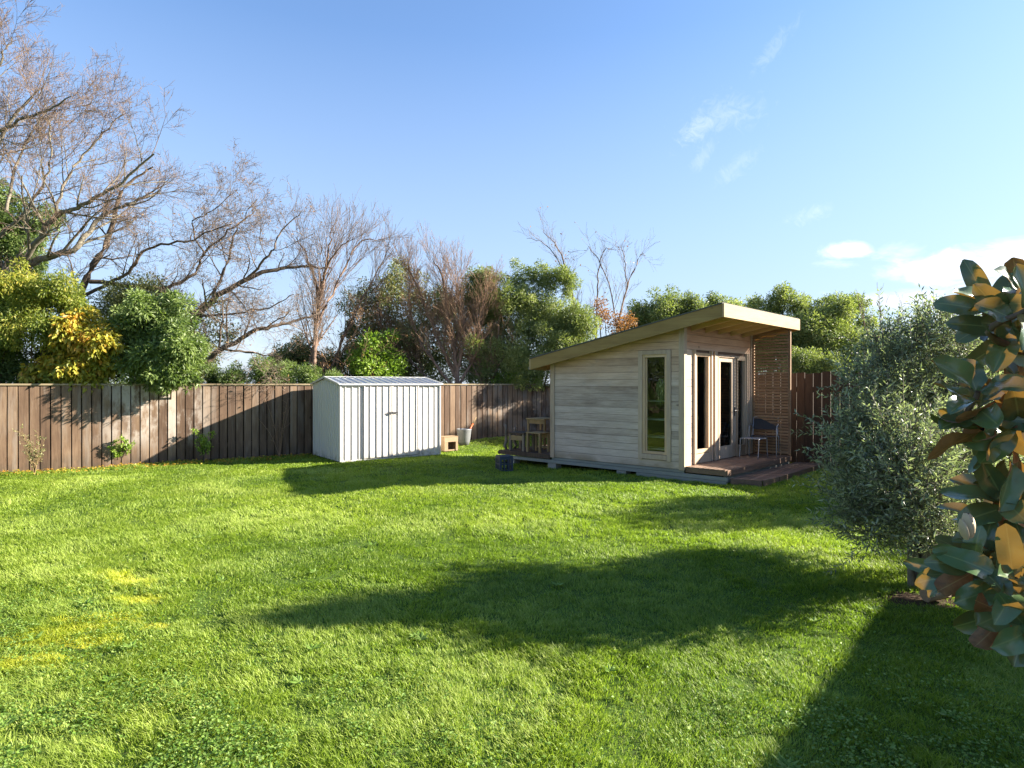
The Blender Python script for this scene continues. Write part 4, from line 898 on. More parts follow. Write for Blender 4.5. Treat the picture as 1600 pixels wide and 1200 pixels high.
shrub('evergreen_tree', 'large evergreen tree right of the cabin roof, above the dark fence', 'tree', M_EVL,
      [blob(1200, 480, 26, 19), blob(1235, 482, 30, 19), blob(1280, 495, 34, 18.6), blob(1320, 510, 30, 18.6), blob(1250, 530, 40, 18.4), blob(1300, 545, 40, 18), blob(1270, 585, 40, 17.5), blob(1340, 560, 36, 18), blob(1380, 560, 36, 18.4), blob(1180, 490, 18, 19.5), blob(1190, 525, 40, 19), blob(1165, 545, 36, 19.5), blob(1205, 565, 36, 18.5), blob(1150, 500, 20, 20), blob(1340, 475, 16, 19), blob(1225, 462, 14, 19), blob(1290, 470, 14, 19), blob(1355, 510, 20, 18.5)], 85000, .09, .035, 1280, 33, TG, clump=.2, nclump=18)
shrub('evergreen_shrub', 'pale green shrub just above the dark fence beside the porch post', 'shrub', M_EVL,
      [blob(1262, 568, 22, 16), blob(1240, 575, 16, 16), blob(1290, 575, 18, 16)], 6000, .07, .03, 1262, 34, TG, clump=.22)
shrub('rusty_shrub', 'rust-orange leaved shrub above the cabin roof line', 'shrub', M_ORN,
      [blob(945, 495, 18, 22), blob(965, 505, 18, 22), blob(935, 475, 12, 22), blob(985, 500, 12, 22)], 1100, .08, .05, 950, 35, TG, clump=.3, shell=.1)
shrub('evergreen_tree', 'unseen broad dark evergreen tree added well left of the lawn to darken the cabin window reflection', 'tree', M_EVD,  # out of view, added so its reflection darkens the gable window
      [(-19, 3, 3.2, 1.9), (-19.5, 6, 3, 2), (-18.5, 0, 3, 2), (-20, 3.5, 5.2, 1.8), (-19, 6.5, 5.0, 1.5), (-18.5, 0, 5, 1.6), (-19, 3, 1.5, 1.8), (-19, 7.5, 1.5, 1.7), (-19, -2.5, 3, 2)], 16000, .2, .09, 800-940*6, 36, None, clump=.2)
shrub('evergreen_tree', 'unseen broad evergreen tree added beyond the right fence to block sky mirrored in the cabin front', 'tree', M_EVD,  # out of view, added to keep bright sky out of the front glass
      [(18.8, 16.5, 3, 1.9), (20, 18, 3, 2), (18, 15.5, 2.5, 1.6), (19, 17.5, 5, 1.6), (18.5, 15.5, 4.6, 1.5), (18.8, 17, 1.4, 1.6)], 14000, .2, .09, 800+940*1.03, 37, None, clump=.2)
# bare trees
def bare(name, label, limbs, spec, seed, base, Y, bark, twig, r=.1, group=TG, leaf=None, nleaf=0, ll=.07):
    o = thing(name, label, 'tree', (base[0], base[1], 0), group); g = np.random.default_rng(seed); Bt = Branches(); Bw = Branches()
    for (pts, r0, r1) in limbs:
        c_ = bez(pts, 6); c_[1:] += g.standard_normal((len(c_)-1, 3))*.02; grow(Bt, Bw, c_, r0, r1, 0, spec, g)
    Bt.build('trunk', bark, o); Bw.build('crown', twig, o)
    if leaf:
        T = np.array(Bt.tips); T = T[g.choice(len(T), nleaf)]; P = T+g.standard_normal((nleaf, 3))*.03
        V, b = leafquads(P, g.standard_normal((nleaf, 3))+[0, 0, -.4], g.standard_normal((nleaf, 3)), ll*(.6+.6*g.random(nleaf)), ll*.5)
        raw('leaves', V, [b+np.array([[0, 1, 2, 3]])], leaf, o, attrs={'rnd': np.repeat(g.random(nleaf), 4)})
    return o
def L_(*a, Y): return [at(p[0], p[1], Y+(p[2] if len(p) > 2 else 0)) for p in a]
spA = [(2.4, 1.7, .75, .22, .13, .5), (5.5, .85, .75, .15, .14, .5), (9, .38, .7, .12, .15, .55), (9, .16, .7, .1, .12, .6)]
YA = 15.0; bA = at(-60, 760, YA)
bare('bare_tree', 'big bare tree at the far left with grey limbs and dense pinkish twigs', [
    (L_((-60, 720), (-40, 560), (0, 440), Y=YA), .20, .13),
    (L_((0, 440), (60, 405), (115, 390), (150, 345, .4), (200, 318, .6), (250, 300, .9), Y=YA), .10, .025),
    (L_((0, 440), (30, 420), (80, 345, -.5), (120, 325, -.6), (180, 290, -.8), (240, 240, -1), Y=YA), .09, .02),
    (L_((-20, 480), (-30, 300), (10, 200), (60, 140), Y=YA), .09, .015),
    (L_((10, 330), (30, 250, .5), (60, 190, .7), (95, 150, .8), Y=YA), .04, .01),
    (L_((-30, 300), (-20, 180), (0, 100), (20, 60), Y=YA), .06, .01),
    (L_((80, 345), (110, 270, .4), (150, 220, .6), (190, 180, .6), Y=YA), .04, .012),
    (L_((0, 370), (60, 300, -.4), (80, 230, -.6), (70, 160, -.7), Y=YA), .04, .01),
    (L_((-40, 250), (10, 200, -.7), (70, 175, -1.), (110, 150, -1.2), Y=YA), .045, .012)], spA, 41, bA, YA, M_BARKG, M_TWIG)
spB = [(2.4, 1.3, .85, .12, .17, .45), (6, .75, .85, .08, .18, .5), (9.5, .36, .8, .08, .17, .55), (8, .18, .8, .08, .15, .6)]
YB = 16.4
bare('bare_tree', 'wide bare tree with dark crooked limbs arching over the hedge, second from left', [
    (L_((90, 620), (120, 470), (170, 370), (190, 300, .3), (240, 260, .4), Y=YB), .12, .02),
    (L_((125, 465), (200, 425, -.3), (230, 390, -.4), (300, 372, -.6), (360, 350, -.6), Y=YB), .05, .015), 
    (L_((140, 440), (250, 450, .3), (300, 430, .5), (320, 395, .6), (365, 355, .6), (400, 330, .7), Y=YB), .06, .015),
    (L_((320, 400), (300, 350), (330, 330), (370, 295), Y=YB), .025, .008)], spB, 42, at(90, 760, YB), YB, M_BARKB, M_TWIGG, leaf=M_ORN, nleaf=260)
bare('bare_tree', 'bare tree with a thick limb rising rightward over the hedge, third from left', [
    (L_((240, 640), (270, 540), (330, 470), (400, 430), (460, 418, .3), (520, 420, .5), Y=YB+.3), .12, .02),
    (L_((300, 620), (320, 570), (350, 545), (400, 515), (450, 505, .3), (500, 490, .6), Y=YB-.6), .10, .02),
    (L_((330, 470), (350, 420, .4), (370, 360, .7), (400, 310, .9), Y=YB), .05, .012),
    (L_((350, 545), (400, 552, -.4), (440, 556, -.5), Y=YB-.6), .035, .01),
    (L_((380, 440), (420, 400, -.4), (440, 360, -.4), (470, 330, -.4), Y=YB), .04, .01),
    (L_((300, 500), (360, 490, -.6), (420, 480, -.8), (460, 460, -.8), Y=YB), .035, .01)], spB, 43, at(270, 760, YB), YB, M_BARKB, M_TWIGG, leaf=M_ORN, nleaf=420)
spC = [(5.0, 1.35, .5, .2, .05, .42), (5.0, .75, .45, .15, .05, .5), (7, .36, .45, .12, .06, .6)]
YC = 17.2
bare('bare_tree', 'slender upright bare tree with pinkish trunk and broom-like twigs behind the metal shed', [
    (L_((490, 620), (492, 540), (500, 470), (512, 400), (520, 355), Y=YC), .085, .012),
    (L_((486, 620), (486, 560), (498, 480), (480, 400), (462, 372), Y=YC), .06, .01),
    (L_((497, 500), (530, 440, .4), (560, 380, .6), (600, 375, .8), Y=YC), .04, .01),
    (L_((498, 460), (520, 400, -.4), (550, 370, -.5), Y=YC), .04, .01),
    (L_((510, 600), (540, 520), (580, 440), (610, 385), Y=YC+1.2), .05, .01)], spC, 44, at(490, 760, YC), YC, M_BARKR, M_TWIG)
spD = [(8, .95, .55, .2, .07, .42), (8, .62, .5, .18, .08, .5), (10, .34, .5, .12, .09, .6)]
YD = 18.6
bare('bare_tree', 'bushy reddish-brown bare tree above the fence right of the metal shed', [
    (L_((715, 640), (712, 560), (700, 500), (690, 430), (675, 405), Y=YD), .08, .012),
    (L_((712, 590), (680, 520), (650, 440), (625, 405), Y=YD), .06, .01),
    (L_((712, 590), (725, 520), (715, 450), (722, 425), Y=YD), .06, .01),
    (L_((705, 600), (660, 540), (640, 480), (640, 430), Y=YD), .05, .01),
    (L_((712, 610), (740, 560), (750, 500), (760, 450), Y=YD), .05, .01),
    (L_((690, 620), (640, 560, .5), (600, 520, .6), (590, 470, .6), Y=YD), .04, .01)], spD, 45, at(715, 760, YD), YD, M_BARKR, M_TWIGR)
bare('bare_shrub', 'dense red-twigged bare shrub in front of the billowing evergreen', [
    (L_((755, 640), (752, 580), (740, 530), (720, 490), Y=18.9), .05, .01),
    (L_((757, 640), (762, 580), (775, 540), (780, 495), Y=18.9), .05, .01),
    (L_((755, 620), (740, 570), (715, 545), (700, 530), Y=18.7), .04, .01),
    (L_((757, 620), (780, 570), (795, 545), (800, 520), Y=18.9), .04, .01)], [(8, .8, .6, .22, .1, .45), (7, .42, .6, .18, .1, .55), (8, .22, .6, .1, .1, .6)], 46, at(755, 760, 18.8), 18.8, M_BARKR, M_TWIGR)
spG = [(3.6, .85, .5, .18, .06, .5), (4.5, .6, .5, .15, .08, .5), (4, .4, .5, .1, .1, .6)]
bare('bare_tree', 'sparse leggy bare tree against the sky behind the cabin roof', [
    (L_((905, 640), (905, 540), (890, 440), (870, 385), (848, 362), Y=23), .045, .009),
    (L_((930, 640), (932, 500), (935, 430), (945, 390), (963, 392), Y=23), .04, .008),
    (L_((960, 640), (965, 520), (980, 450), (1000, 400), (1008, 400), Y=23), .045, .009),
    (L_((900, 480), (880, 420), (850, 380), (826, 372), Y=23), .028, .007),
    (L_((965, 520), (950, 440), (925, 390), (912, 392), Y=23), .028, .007),
    (L_((980, 450), (975, 400), (970, 385), Y=23), .022, .006)], spG, 47, at(940, 760, 23), 23, M_BARKR, M_TWIGG, leaf=M_ORN, nleaf=60, ll=.1)
bare('bare_shrub', 'thin bare twiggy shrub rising against the cloud above the olive bush', [
    (L_((1365, 640), (1362, 560), (1350, 500), (1340, 470), Y=15), .03, .008),
    (L_((1365, 640), (1370, 560), (1375, 510), (1372, 470), Y=15), .03, .008),
    (L_((1375, 640), (1390, 560), (1400, 520), (1410, 480), Y=15), .03, .008)], [(4.5, .6, .35, .25, .05, .45), (5, .35, .35, .2, .06, .55)], 48, at(1365, 760, 15), 15, M_BARKR, M_TWIGG)
bare('bare_shrub', 'twiggy bare shrub with a few rusty leaves at the foot of the broom-like tree', [
    (L_((520, 640), (525, 580), (540, 540), (570, 500), Y=17.8), .04, .01),
    (L_((520, 640), (510, 580), (490, 540), (470, 520), Y=17.8), .04, .01),
    (L_((540, 640), (560, 590), (580, 560), (600, 545), Y=17.8), .04, .01)], [(5, .9, .7, .12, .12, .45), (6, .5, .7, .1, .12, .55), (6, .25, .7, .1, .12, .6)], 49, at(520, 760, 17.8), 17.8, M_BARKB, M_TWIGR, leaf=M_ORN, nleaf=250)

# ---------------------------------------------------------------- saplings along the fence
def sapling(label, px, by, tops, seed, leaf, nl, ll, twig, cat='shrub', r=.012, hang=0):
    Y = FPX*EYE/(by-600); b0 = at(px, by, Y); b0[2] = float(hgt(b0[0], b0[1])); g = np.random.default_rng(seed)
    o = thing('young_shrub', label, cat, tuple(b0), 'young shrubs planted along the fence'); Bt = Branches(); Bw = Branches()
    for (tx, ty, dy) in tops:
        e_ = at(tx, ty, Y+dy); md = b0*.45+e_*.55; md[:2] = md[:2]*.7+b0[:2]*.3
        grow(Bt, Bw, bez([b0, md, e_], 5), r, .003, 0, [(14, .14, .7, .2, .1, .5), (14, .07, .7, .2, .1, .6)] if nl else [(5, .2, .7, .1, .2, .5), (7, .1, .7, 0, .2, .6)], g)
    for B_, n_ in ((Bt, 'stem'), (Bw, 'twigs')):
        if B_.V: B_.build(n_, twig, o)
    if nl:
        T = np.array(Bt.tips); T = T[g.choice(len(T), nl)]; P = T+g.standard_normal((nl, 3))*.018
        V, b = leafquads(P, g.standard_normal((nl, 3))+[0, 0, .3], g.standard_normal((nl, 3)), ll*(.6+.7*g.random(nl)), ll*.5)
        raw('leaves', V, [b+np.array([[0, 1, 2, 3]])], leaf, o, attrs={'rnd': np.repeat(g.random(nl), 4)})
    return o
sapling('thin pale sapling with few small leaves, leftmost along the fence', 54, 742, [(32, 668, 0), (44, 690, .1), (68, 690, 0), (58, 680, .1), (40, 705, -.1), (66, 705, .1)], 61, M_MIX, 420, .035, M_OLDW)
sapling('bushy bright green young shrub against the pale-stained boards of the fence', 187, 727, [(165, 695, 0), (185, 682, .1), (205, 697, 0), (178, 700, -.15), (195, 690, -.1), (190, 705, .15), (172, 708, .1)], 62, M_BRIGHT, 1300, .06, M_BARKB)
sapling('green young shrub where the shed shadow meets the fence', 318, 722, [(305, 676, 0), (318, 684, .1), (330, 678, 0), (310, 692, -.1), (326, 692, .1)], 63, M_BRIGHT, 850, .055, M_BARKB)
sapling('leafless reddish sapling leaning along the shaded fence left of the shed', 437, 714, [(437, 640, 0), (415, 625, 0), (450, 622, 0), (400, 650, -.1), (460, 615, .1)], 64, None, 0, 0, M_TWIGR, r=.01)

# ---------------------------------------------------------------- olive bush
M_OLIVE = m_leaf('olive_leaf', [(.06, .078, .045), (.15, .175, .105), (.28, .305, .19), (.45, .47, .32)], .32, .4, .45, tcol=(1.2, 1.4, .7))
def olive(name, label, cx, cy, rad, ztop, nsh, seed, leafL=.055, tall=(), blobs=None):
    b0 = np.array([cx, cy, float(hgt(cx, cy))]); o = thing(name, label, 'shrub', tuple(b0), 'silvery olive bushes on the right'); g = np.random.default_rng(seed)
    Bt = Branches(); Bw = Branches(); P = []; D = []; rn = []
    for k in range(14):
        a = g.random()*6.28; e_ = b0+np.array([math.cos(a)*rad*.6*g.random()**.5, math.sin(a)*rad*.6, ztop*(.55+.3*g.random())]); md = b0+(e_-b0)*.5+np.r_[-(e_-b0)[:2]*.15, 0]
        Bt.poly(bez([b0+np.r_[g.standard_normal(2)*.05, -.05], md, e_], 6), .03, .008, 7)
    def shoot(c_, d_, Ls):
        q = [c_]; dd = d_.copy(); m = max(4, int(Ls/.035))
        for s_ in range(m):
            dd = dd+g.standard_normal(3)*.06; dd[2] += .02; dd /= np.linalg.norm(dd); q.append(q[-1]+dd*Ls/m)
            pr = g.standard_normal(3); pr -= dd*pr.dot(dd); pr /= np.linalg.norm(pr)
            for sg in (-1, 1): P.append(q[-1]); D.append(dd*.75+pr*sg*.8); rn.append(g.random())
        Bw.poly(np.array(q)[::2] if len(q) > 5 else np.array(q), .0032, .0015, 3)
    bl = np.array(blobs, float) if blobs is not None else np.array([(cx+rad*.6*math.cos(i*2.4)*(.3+.7*(i % 3)/2), cy+rad*.6*math.sin(i*2.4), ztop*(.35+.5*((i*7) % 10)/10), rad*.42) for i in range(12)])
    pw = bl[:, 3]**2; pw /= pw.sum()
    for k in range(nsh):
        b_ = bl[g.choice(len(bl), p=pw)]; d_ = g.standard_normal(3); d_ /= np.linalg.norm(d_); c_ = b_[:3]+d_*b_[3]*g.random()**.5
        if c_[2] < b0[2]+.3: continue
        dd = unit(d_*.9+np.array([0, 0, .6])+g.standard_normal(3)*.4); shoot(c_, dd, .11+.26*g.random()**2.2)
    for (tx, ty, tY, Ls) in tall: c_ = at(tx, ty, tY); shoot(c_-np.array([0, 0, Ls]), np.array([0, 0, 1.]), Ls)
    P = np.array(P); D = np.array(D); n_ = len(P)
    V, b = leafquads(P, D+g.standard_normal((n_, 3))*.2, g.standard_normal((n_, 3))+[0, 0, .6], leafL*(.6+.6*g.random(n_)), leafL*.26)
    raw('crown', V, [b+np.array([[0, 1, 2, 3]])], M_OLIVE, o, attrs={'rnd': np.repeat(rn, 4)})
    Bt.build('trunk', M_BARKG, o); Bw.build('shoots', M_BARKG, o); return o
OB = [(1348, 690, 40, 5.2), (1345, 765, 44, 5.3), (1365, 825, 38, 5.2), (1388, 610, 45, 5.4), (1400, 700, 60, 5.0), (1400, 780, 60, 5.1), (1425, 550, 38, 5.5), (1455, 640, 60, 5.6),
      (1480, 720, 66, 5.1), (1470, 810, 55, 5.2), (1500, 570, 44, 5.6), (1375, 560, 24, 5.4), (1540, 630, 60, 5.8), (1540, 740, 60, 5.6), (1312, 670, 20, 5.2),
      (1460, 520, 30, 5.3), (1400, 660, 50, 5.9), (1440, 760, 60, 5.9), (1350, 740, 40, 5.8), (1560, 590, 50, 5.9), (1530, 810, 50, 5.6), 
      (1420, 740, 60, 4.7), (1450, 800, 52, 4.7), (1430, 600, 45, 6.3), (1470, 700, 55, 6.4), (1410, 740, 50, 6.3), (1372, 540, 16, 5.3), (1440, 530, 20, 5.3), (1490, 530, 24, 5.3), (1345, 590, 20, 5.2)]
olive('olive_bush', 'large silvery grey-green olive bush on the lawn right of the cabin', 3.62, 5.35, 1.08, 2.45, 7000, 71, .056, blobs=[blob(*q) for q in OB],
      tall=[(1362, 500, 5.2, .4), (1395, 475, 5.3, .45), (1410, 490, 5.2, .4), (1430, 472, 5.3, .4), (1448, 488, 5.2, .4), (1465, 462, 5.3, .4), (1480, 480, 5.3, .4), (1335, 540, 5.2, .35), (1320, 570, 5.2, .35), (1515, 475, 5.3, .4), (1378, 455, 5.2, .4), (1456, 460, 5.2, .35), (1472, 475, 5.2, .3), (1490, 458, 5.2, .3), (1385, 480, 5.3, .3), (1425, 490, 5.1, .3), (1440, 500, 5.5, .3), (1350, 520, 5.2, .3), (1500, 490, 5.2, .35)])
olive('olive_bush', 'second olive bush farther back, mostly hidden behind the large one', 7.3, 9.0, 1.15, 2.4, 3200, 72, .075)
olive('olive_bush', 'third olive bush by the dark fence, glimpsed behind the magnolia', 7.6, 6.6, .9, 1.5, 1500, 73, .075)
# broken terracotta log edging near the olive
lg = at(1462, 925, 5.0); mb = MB(); mb.tube([lg+np.array([-.09, 0, -.03]), lg+np.array([.1, .03, .0])], [.055, .06], 12); o = mb.build('log', M_BOX, None, tuple(lg)); tag(o, 'short sawn log lying on the soil under the olive bush', 'log')

# ---------------------------------------------------------------- magnolia at the right edge
m, t, out = newmat('magnolia_leaf'); gm = t.add('ShaderNodeNewGeometry'); r = attr(t); mid = attr(t, 'mid'); p = gm.outputs['Position']
top = t.mix(r, (.045, .10, .045), (.11, .195, .075)); vn = t.noise(p, 30, 3); top = t.mix(t.mrange(vn, .45, .8), top, (.09, .14, .045)); top = t.mix(t.math('MULTIPLY', t.mrange(mid, .9, 1.0), .75), top, (.2, .26, .10))
und = t.mix(r, (.17, .07, .03), (.36, .165, .06)); und = t.mix(t.mrange(t.noise(p, 22, 4), .4, .7), und, (.13, .10, .045)); und = t.mix(t.mrange(t.noise(p, 60, 4), .35, .7), und, (.30, .15, .06)); und = t.mix(t.math('MULTIPLY', t.mrange(mid, .93, 1.0), .6), und, (.5, .36, .14))
c = t.mix(gm.outputs['Backfacing'], top, und)
ro = t.add('ShaderNodeMix', data_type='FLOAT'); t.l.new(gm.outputs['Backfacing'], ro.inputs[0]); ro.inputs[2].default_value = .21; ro.inputs[3].default_value = .75
b = t.add('ShaderNodeBsdfPrincipled', ins={'Base Color': c, 'Roughness': ro.outputs[0], 'Specular IOR Level': .55})
nbm = bump(t, t.math('ADD', mid, t.math('MULTIPLY', t.noise(p, 45, 3), .5)), .25, .003); t.l.new(nbm, b.inputs['Normal'])
tl = t.add('ShaderNodeBsdfTranslucent', ins={'Color': (.42, .22, .04, 1)})
mx = t.add('ShaderNodeMixShader', ins={0: .13, 1: b.outputs[0], 2: tl.outputs[0]}); t.l.new(mx.outputs[0], out.inputs[0]); M_MAG = m
mg = thing('magnolia_tree', 'magnolia at the right edge with big glossy leaves and rusty undersides', 'tree', (2.45, 1.75, 0))
LV, LF, LR_, LM = [], [], [], []; nv = 0
gM = np.random.default_rng(5)
def magleaf(P, D, N, L, W, droop=.25, cup=.25):
    """grid leaf 9 x 7: top side is +N"""
    global nv
    D = D/np.linalg.norm(D); S = np.cross(D, N); S /= np.linalg.norm(S); N = np.cross(S, D); nu, nw = 12, 7; rr = gM.random(); tw = gM.standard_normal()*.15
    for i in range(nu):
        u = i/(nu-1); wdt = W/2*max(0., (1-abs(2*(u**.88*.97+.02)-1.06)**2.3/1.15))**.75*min(1., .12+u*3.2)*(1 if u < .99 else .12)+.001
        c_ = P+D*L*(u-.12*droop*u*u)-N*L*droop*u*u*.6
        for j in range(nw):
            v = j/(nw-1)*2-1; ed = .012*math.sin(u*9+rr*6)*abs(v)
            LV.append(c_+S*wdt*v*(1-.08*abs(cup))+N*(cup*wdt*abs(v)**1.4+ed*.5+tw*wdt*v*u)); LM.append(1-abs(v)*1.0); LR_.append(rr)
    for i in range(nu-1):
        for j in range(nw-1): a = nv+i*nw+j; LF.append((a, a+1, a+nw+1, a+nw))
    nv += nu*nw
def rosette(c_, ax_v, n_, L=.15, spread=(.5, 1.45), droop=.5, Wf=.40, flip=.14):
    ax_v = np.array(ax_v, float); ax_v /= np.linalg.norm(ax_v); a0 = np.cross(ax_v, [0, 0, 1]) if abs(ax_v[2]) < .9 else np.array([1., 0, 0]); a0 /= np.linalg.norm(a0); b0_ = np.cross(ax_v, a0)
    for k in range(n_):
        th = 2.4*k+gM.random()*.5; e_ = a0*math.cos(th)+b0_*math.sin(th); al = spread[0]+(spread[1]-spread[0])*(k+.5)/n_+gM.standard_normal()*.1
        D = ax_v*math.cos(al)+e_*math.sin(al); N = ax_v*math.sin(al)-e_*math.cos(al)
        N = N*(-1 if gM.random() < flip else 1); magleaf(c_-ax_v*.02*k/2+D*.012, D, N+gM.standard_normal(3)*.3, L*(.6+.5*gM.random()), L*Wf*(.85+.3*gM.random()), droop*(.1+1.3*gM.random()), .15+.5*gM.random())
Bm = Branches(); trunk = np.array([2.45, 1.75, 0.])
Bm.poly(bez([trunk+[0, 0, -.1], trunk+[-.05, .02, .8], trunk+[.0, .05, 1.8], trunk+[.1, 0, 3.0]], 8), .07, .025, 10)
ROS = [(1545, 475, 1.55, (-.6, -.5, .35), 8, .14, .25), (1600, 465, 1.6, (-.2, -.4, .6), 7, .14, .6), (1582, 510, 1.5, (-.6, -.6, .1), 7, .15, .1), (1610, 480, 1.4, (0, -.7, .5), 6, .14, .1),
       (1528, 612, 1.5, (-.45, -.5, .75), 8, .15, .1), (1595, 590, 1.6, (0, -.3, .9), 7, .15, .6),
       (1535, 672, 1.55, (-.7, -.1, -.5), 7, .15, .5), (1592, 660, 1.5, (-.3, -.5, -.3), 7, .15, .5), (1575, 712, 1.6, (-.5, .1, -.7), 5, .15, .6),
       (1570, 785, 1.6, (-.5, -.3, .3), 9, .14, .2), (1605, 800, 1.6, (-.2, -.4, .4), 8, .14, .2), (1550, 825, 1.8, (-.4, -.1, .5), 7, .14, .4),
       (1525, 885, 1.55, (-.6, -.5, .35), 8, .145, .05), (1550, 865, 1.6, (-.3, -.5, .8), 8, .14, .05), (1500, 895, 1.75, (-.7, -.2, .2), 6, .13, .1), (1588, 905, 1.45, (-.3, -.7, .4), 8, .15, .1),
       (1578, 955, 1.5, (-.5, -.6, .1), 7, .15, .2), (1605, 985, 1.45, (-.4, -.6, -.1), 7, .15, .1), (1600, 930, 1.6, (0, -.5, .5), 7, .15, .2), (1652, 322, 1.6, (-.3, -.2, .5), 6, .085, .1)]
fork = trunk+np.array([0, .03, 1.2])
for (px, py, Y, axv, n_, L, fl_) in ROS:
    c_ = at(px, py, Y); rosette(c_, axv, n_+2, L, flip=fl_*.75)
    zz = min(2.6, max(.6, c_[2]-.35)); s0_ = trunk+np.array([0, .04, zz]); md = s0_*.45+c_*.55+np.array([0, .04, -.05]); a_ = unit(np.array(axv, float))
    Bm.poly(bez([s0_, md, c_-a_*.12, c_], 5), .016, .006, 7)
# crown beyond the frame edge
for k in range(18):
    a = gM.random()*6.28; zz = .7+2.4*gM.random(); rad = (.75-.16*abs(zz-1.7))*(.55+.5*gM.random()); c_ = trunk+np.array([math.cos(a)*rad, math.sin(a)*rad*.9, zz])
    if c_[0]/max(c_[1], .1) < .93: continue
    e_ = np.array([math.cos(a), math.sin(a), .6]); rosette(c_, e_, 8, .15); s0_ = trunk+np.array([0, .02, max(.5, zz-.4)]); Bm.poly(bez([s0_, s0_*.5+c_*.5, c_], 4), .012, .006, 6)
raw('crown', np.array(LV), [np.array(LF)], M_MAG, mg, attrs={'rnd': LR_, 'mid': LM}, smooth=True)
Bm.build('trunk', M_BARKB, mg)
bd = at(1511, 820, 1.5); mb = MB(); ax0 = unit(np.array([-.25, -.1, 1.])); sx_ = unit(np.cross(ax0, [0, 1., 0])); sy_ = np.cross(ax0, sx_)
for (off, tl_, ph) in ((0, 0, 0), (.011, .25, 1.), (-.006, -.2, 2.2)):
    rings = []
    for k in range(9):
        u = k/8; r_ = .0125*math.sin(math.pi*min(.97, .12+.83*u))**.8*(1-.25*off/.011)
        rings.append(mb.addv([bd+sx_*(off+tl_*u*.02+r_*math.cos(q_)*(1+.22*math.cos(3*q_+ph)))+sy_*(off*.5+r_*math.sin(q_)*(1+.22*math.cos(3*q_+ph)))+ax0*(-.034+.066*u*(1-.15*abs(off)/.011)) for q_ in np.arange(14)*2*math.pi/14]))
    for a, b_ in zip(rings, rings[1:]):
        for q_ in range(14): mb.face([a+q_, a+(q_+1) % 14, b_+(q_+1) % 14, b_+q_])
mb.build('flower_bud', m_plain('cream_petal', (.50, .38, .24), .6, 0, .25, 60), mg, smooth=True)

# ---------------------------------------------------------------- clover, weeds and fallen leaves on the lawn
M_CLOV = m_leaf('clover_leaf', [(.05, .11, .015), (.12, .21, .03), (.25, .34, .09)], .3, .5, .2)
g = np.random.default_rng(91); n_ = 130000; y = 2.5+4.2*g.random(n_)**1.3; x = (g.random(n_)*2-1)*y*.95
zone = np.exp(-((x+1.9)/1.3)**2-((y-3.0)/.75)**2)+.8*np.exp(-((x+3.6)/.9)**2-((y-4.6)/1.0)**2)+.6*np.exp(-((x-1.9)/.9)**2-((y-3.1)/.6)**2)
k = (g.random(n_) < zone*.85*sstep(vnoise(x, y, 5, 12), .3, .6)) & gmask(x, y); x = x[k]; y = y[k]; n_ = len(x)
P = np.stack([x, y, hgt(x, y)+.018+.022*g.random(n_)], 1); D = g.standard_normal((n_, 3))*[1, 1, .25]; N = g.standard_normal((n_, 3))*.35+[0, 0, 1]
V, b = leafquads(P, D, N, .017*(.6+.8*g.random(n_)), .017*(.7+.5*g.random(n_)), .15)
o = raw('clover', V, [b+np.array([[0, 1, 2, 3]])], M_CLOV, attrs={'rnd': np.repeat(g.random(n_), 4)}); tag(o, 'low round-leaved clover spreading through the near lawn', 'clover', kind='stuff')
n_ = 800; u = g.random(n_)*7.5+14.6; v = .12+.9*g.random(n_)**1.8; q = A+FD*u[:, None]*1.0+FN*v[:, None]; q = q[gmask(q[:, 0], q[:, 1])]; n_ = len(q)
P = np.column_stack([q, hgt(q[:, 0], q[:, 1])+.025+.02*g.random(n_)]); V, b = leafquads(P, g.standard_normal((n_, 3))*[1, 1, .2], g.standard_normal((n_, 3))*.3+[0, 0, 1], .06*(.5+.7*g.random(n_)), .035)
o = raw('fallen_leaves', V, [b+np.array([[0, 1, 2, 3]])], M_YEL, attrs={'rnd': np.repeat(.5+.5*g.random(n_), 4)}); tag(o, 'yellow fallen leaves strewn on the grass at the foot of the left fence', 'leaves', kind='stuff')

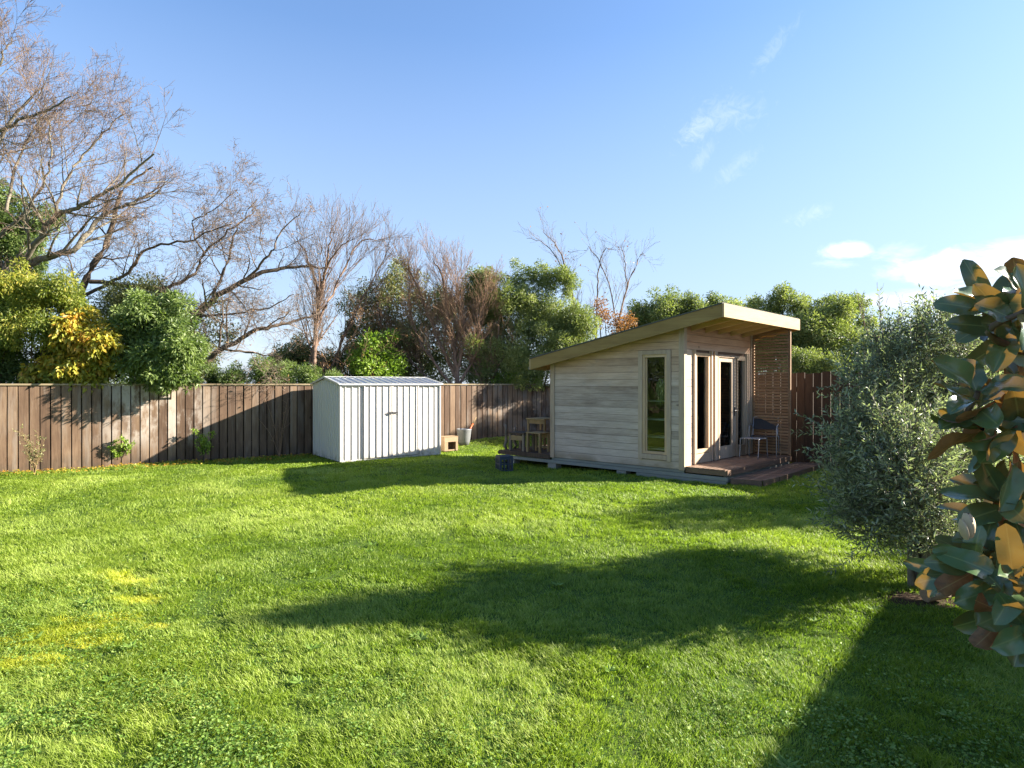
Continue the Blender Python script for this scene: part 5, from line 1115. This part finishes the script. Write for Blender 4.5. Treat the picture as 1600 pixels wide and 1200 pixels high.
P = []; D = []; N_ = []
for k in range(34):
    yy = 2.7+4.5*g.random()**1.4; xx = (g.random()*2-1)*yy*.9; na = 7+g.integers(6); ph = g.random()*6
    for q_ in range(na):
        a = ph+q_*6.28/na+.3*g.standard_normal(); P.append((xx, yy, float(hgt(xx, yy))+.015)); D.append((math.cos(a), math.sin(a), .25+.35*g.random())); N_.append((-.4*math.cos(a), -.4*math.sin(a), 1))
P = np.array(P); n_ = len(P); V, b = leafquads(P, np.array(D), np.array(N_), .035+.05*g.random(n_), .02+.01*g.random(n_), -.2)
o = raw('lawn_weeds', V, [b+np.array([[0, 1, 2, 3]])], M_CLOV, attrs={'rnd': np.repeat(.4+.5*g.random(n_), 4)}); tag(o, 'flat broad-leaved weeds dotted through the near lawn', 'weeds', kind='stuff')

# ---------------------------------------------------------------- house beyond the right edge: its eave shades the near lawn
hs_ = thing('house', 'cream weatherboard house with low hipped roof beside the lawn at the near right', 'house', (9.5, 3.0, 0))
Hd = np.array([.67, .74]); Hd /= np.linalg.norm(Hd); Hn = np.array([-Hd[1], Hd[0]]); H0 = np.array([9.0, 5.85]) 
M_HW = m_wood('house_boards', [(.5, .47, .4), (.6, .57, .5), (.66, .63, .56)], (Hd, 'x'), knots=False)
mb = MB(); HW, HD_ = 9.0, 6.0; P0 = H0-Hd*.45-Hn*.45; z = .3
while z < 2.5:
    for (P, U, N, L2) in ((P0, -Hd, Hn, HW), (P0-Hd*HW, -Hn, -Hd, HD_), (P0, -Hn, Hd, HD_)):
        mb.rnd(); mb.prism([(0, z), (L2, z), (L2, z+.148), (0, z+.148)], (P[0], P[1], 0), (U[0], U[1], 0), UP, (N[0], N[1], 0), -.15, .0)
    z += .15
mb.build('wall', M_HW, hs_)
mb = MB(); e0 = H0; e1_ = H0-Hd*(HW+.9); e2_ = e1_-Hn*(HD_+.9); e3_ = H0-Hn*(HD_+.9); r0_ = (e0+e3_)/2-Hd*3; r1_ = (e1_+e2_)/2+Hd*3
V_ = [(*e0, 2.6), (*e1_, 2.6), (*e2_, 2.6), (*e3_, 2.6), (*r0_, 3.5), (*r1_, 3.5)]; i = mb.addv(V_)
for q in ((0, 1, 5, 4), (1, 2, 5), (2, 3, 4, 5), (3, 0, 4)): mb.face([i+k for k in q])
V_ = [(*e0, 2.52), (*e1_, 2.52), (*e2_, 2.52), (*e3_, 2.52)]; i2 = mb.addv(V_); mb.face([i2+3, i2+2, i2+1, i2])
for k in range(4): mb.face([i+k, i2+k, i2+(k+1) % 4, i+(k+1) % 4])
mb.build('roof', m_plain('house_roof', (.12, .12, .125), .6), hs_)
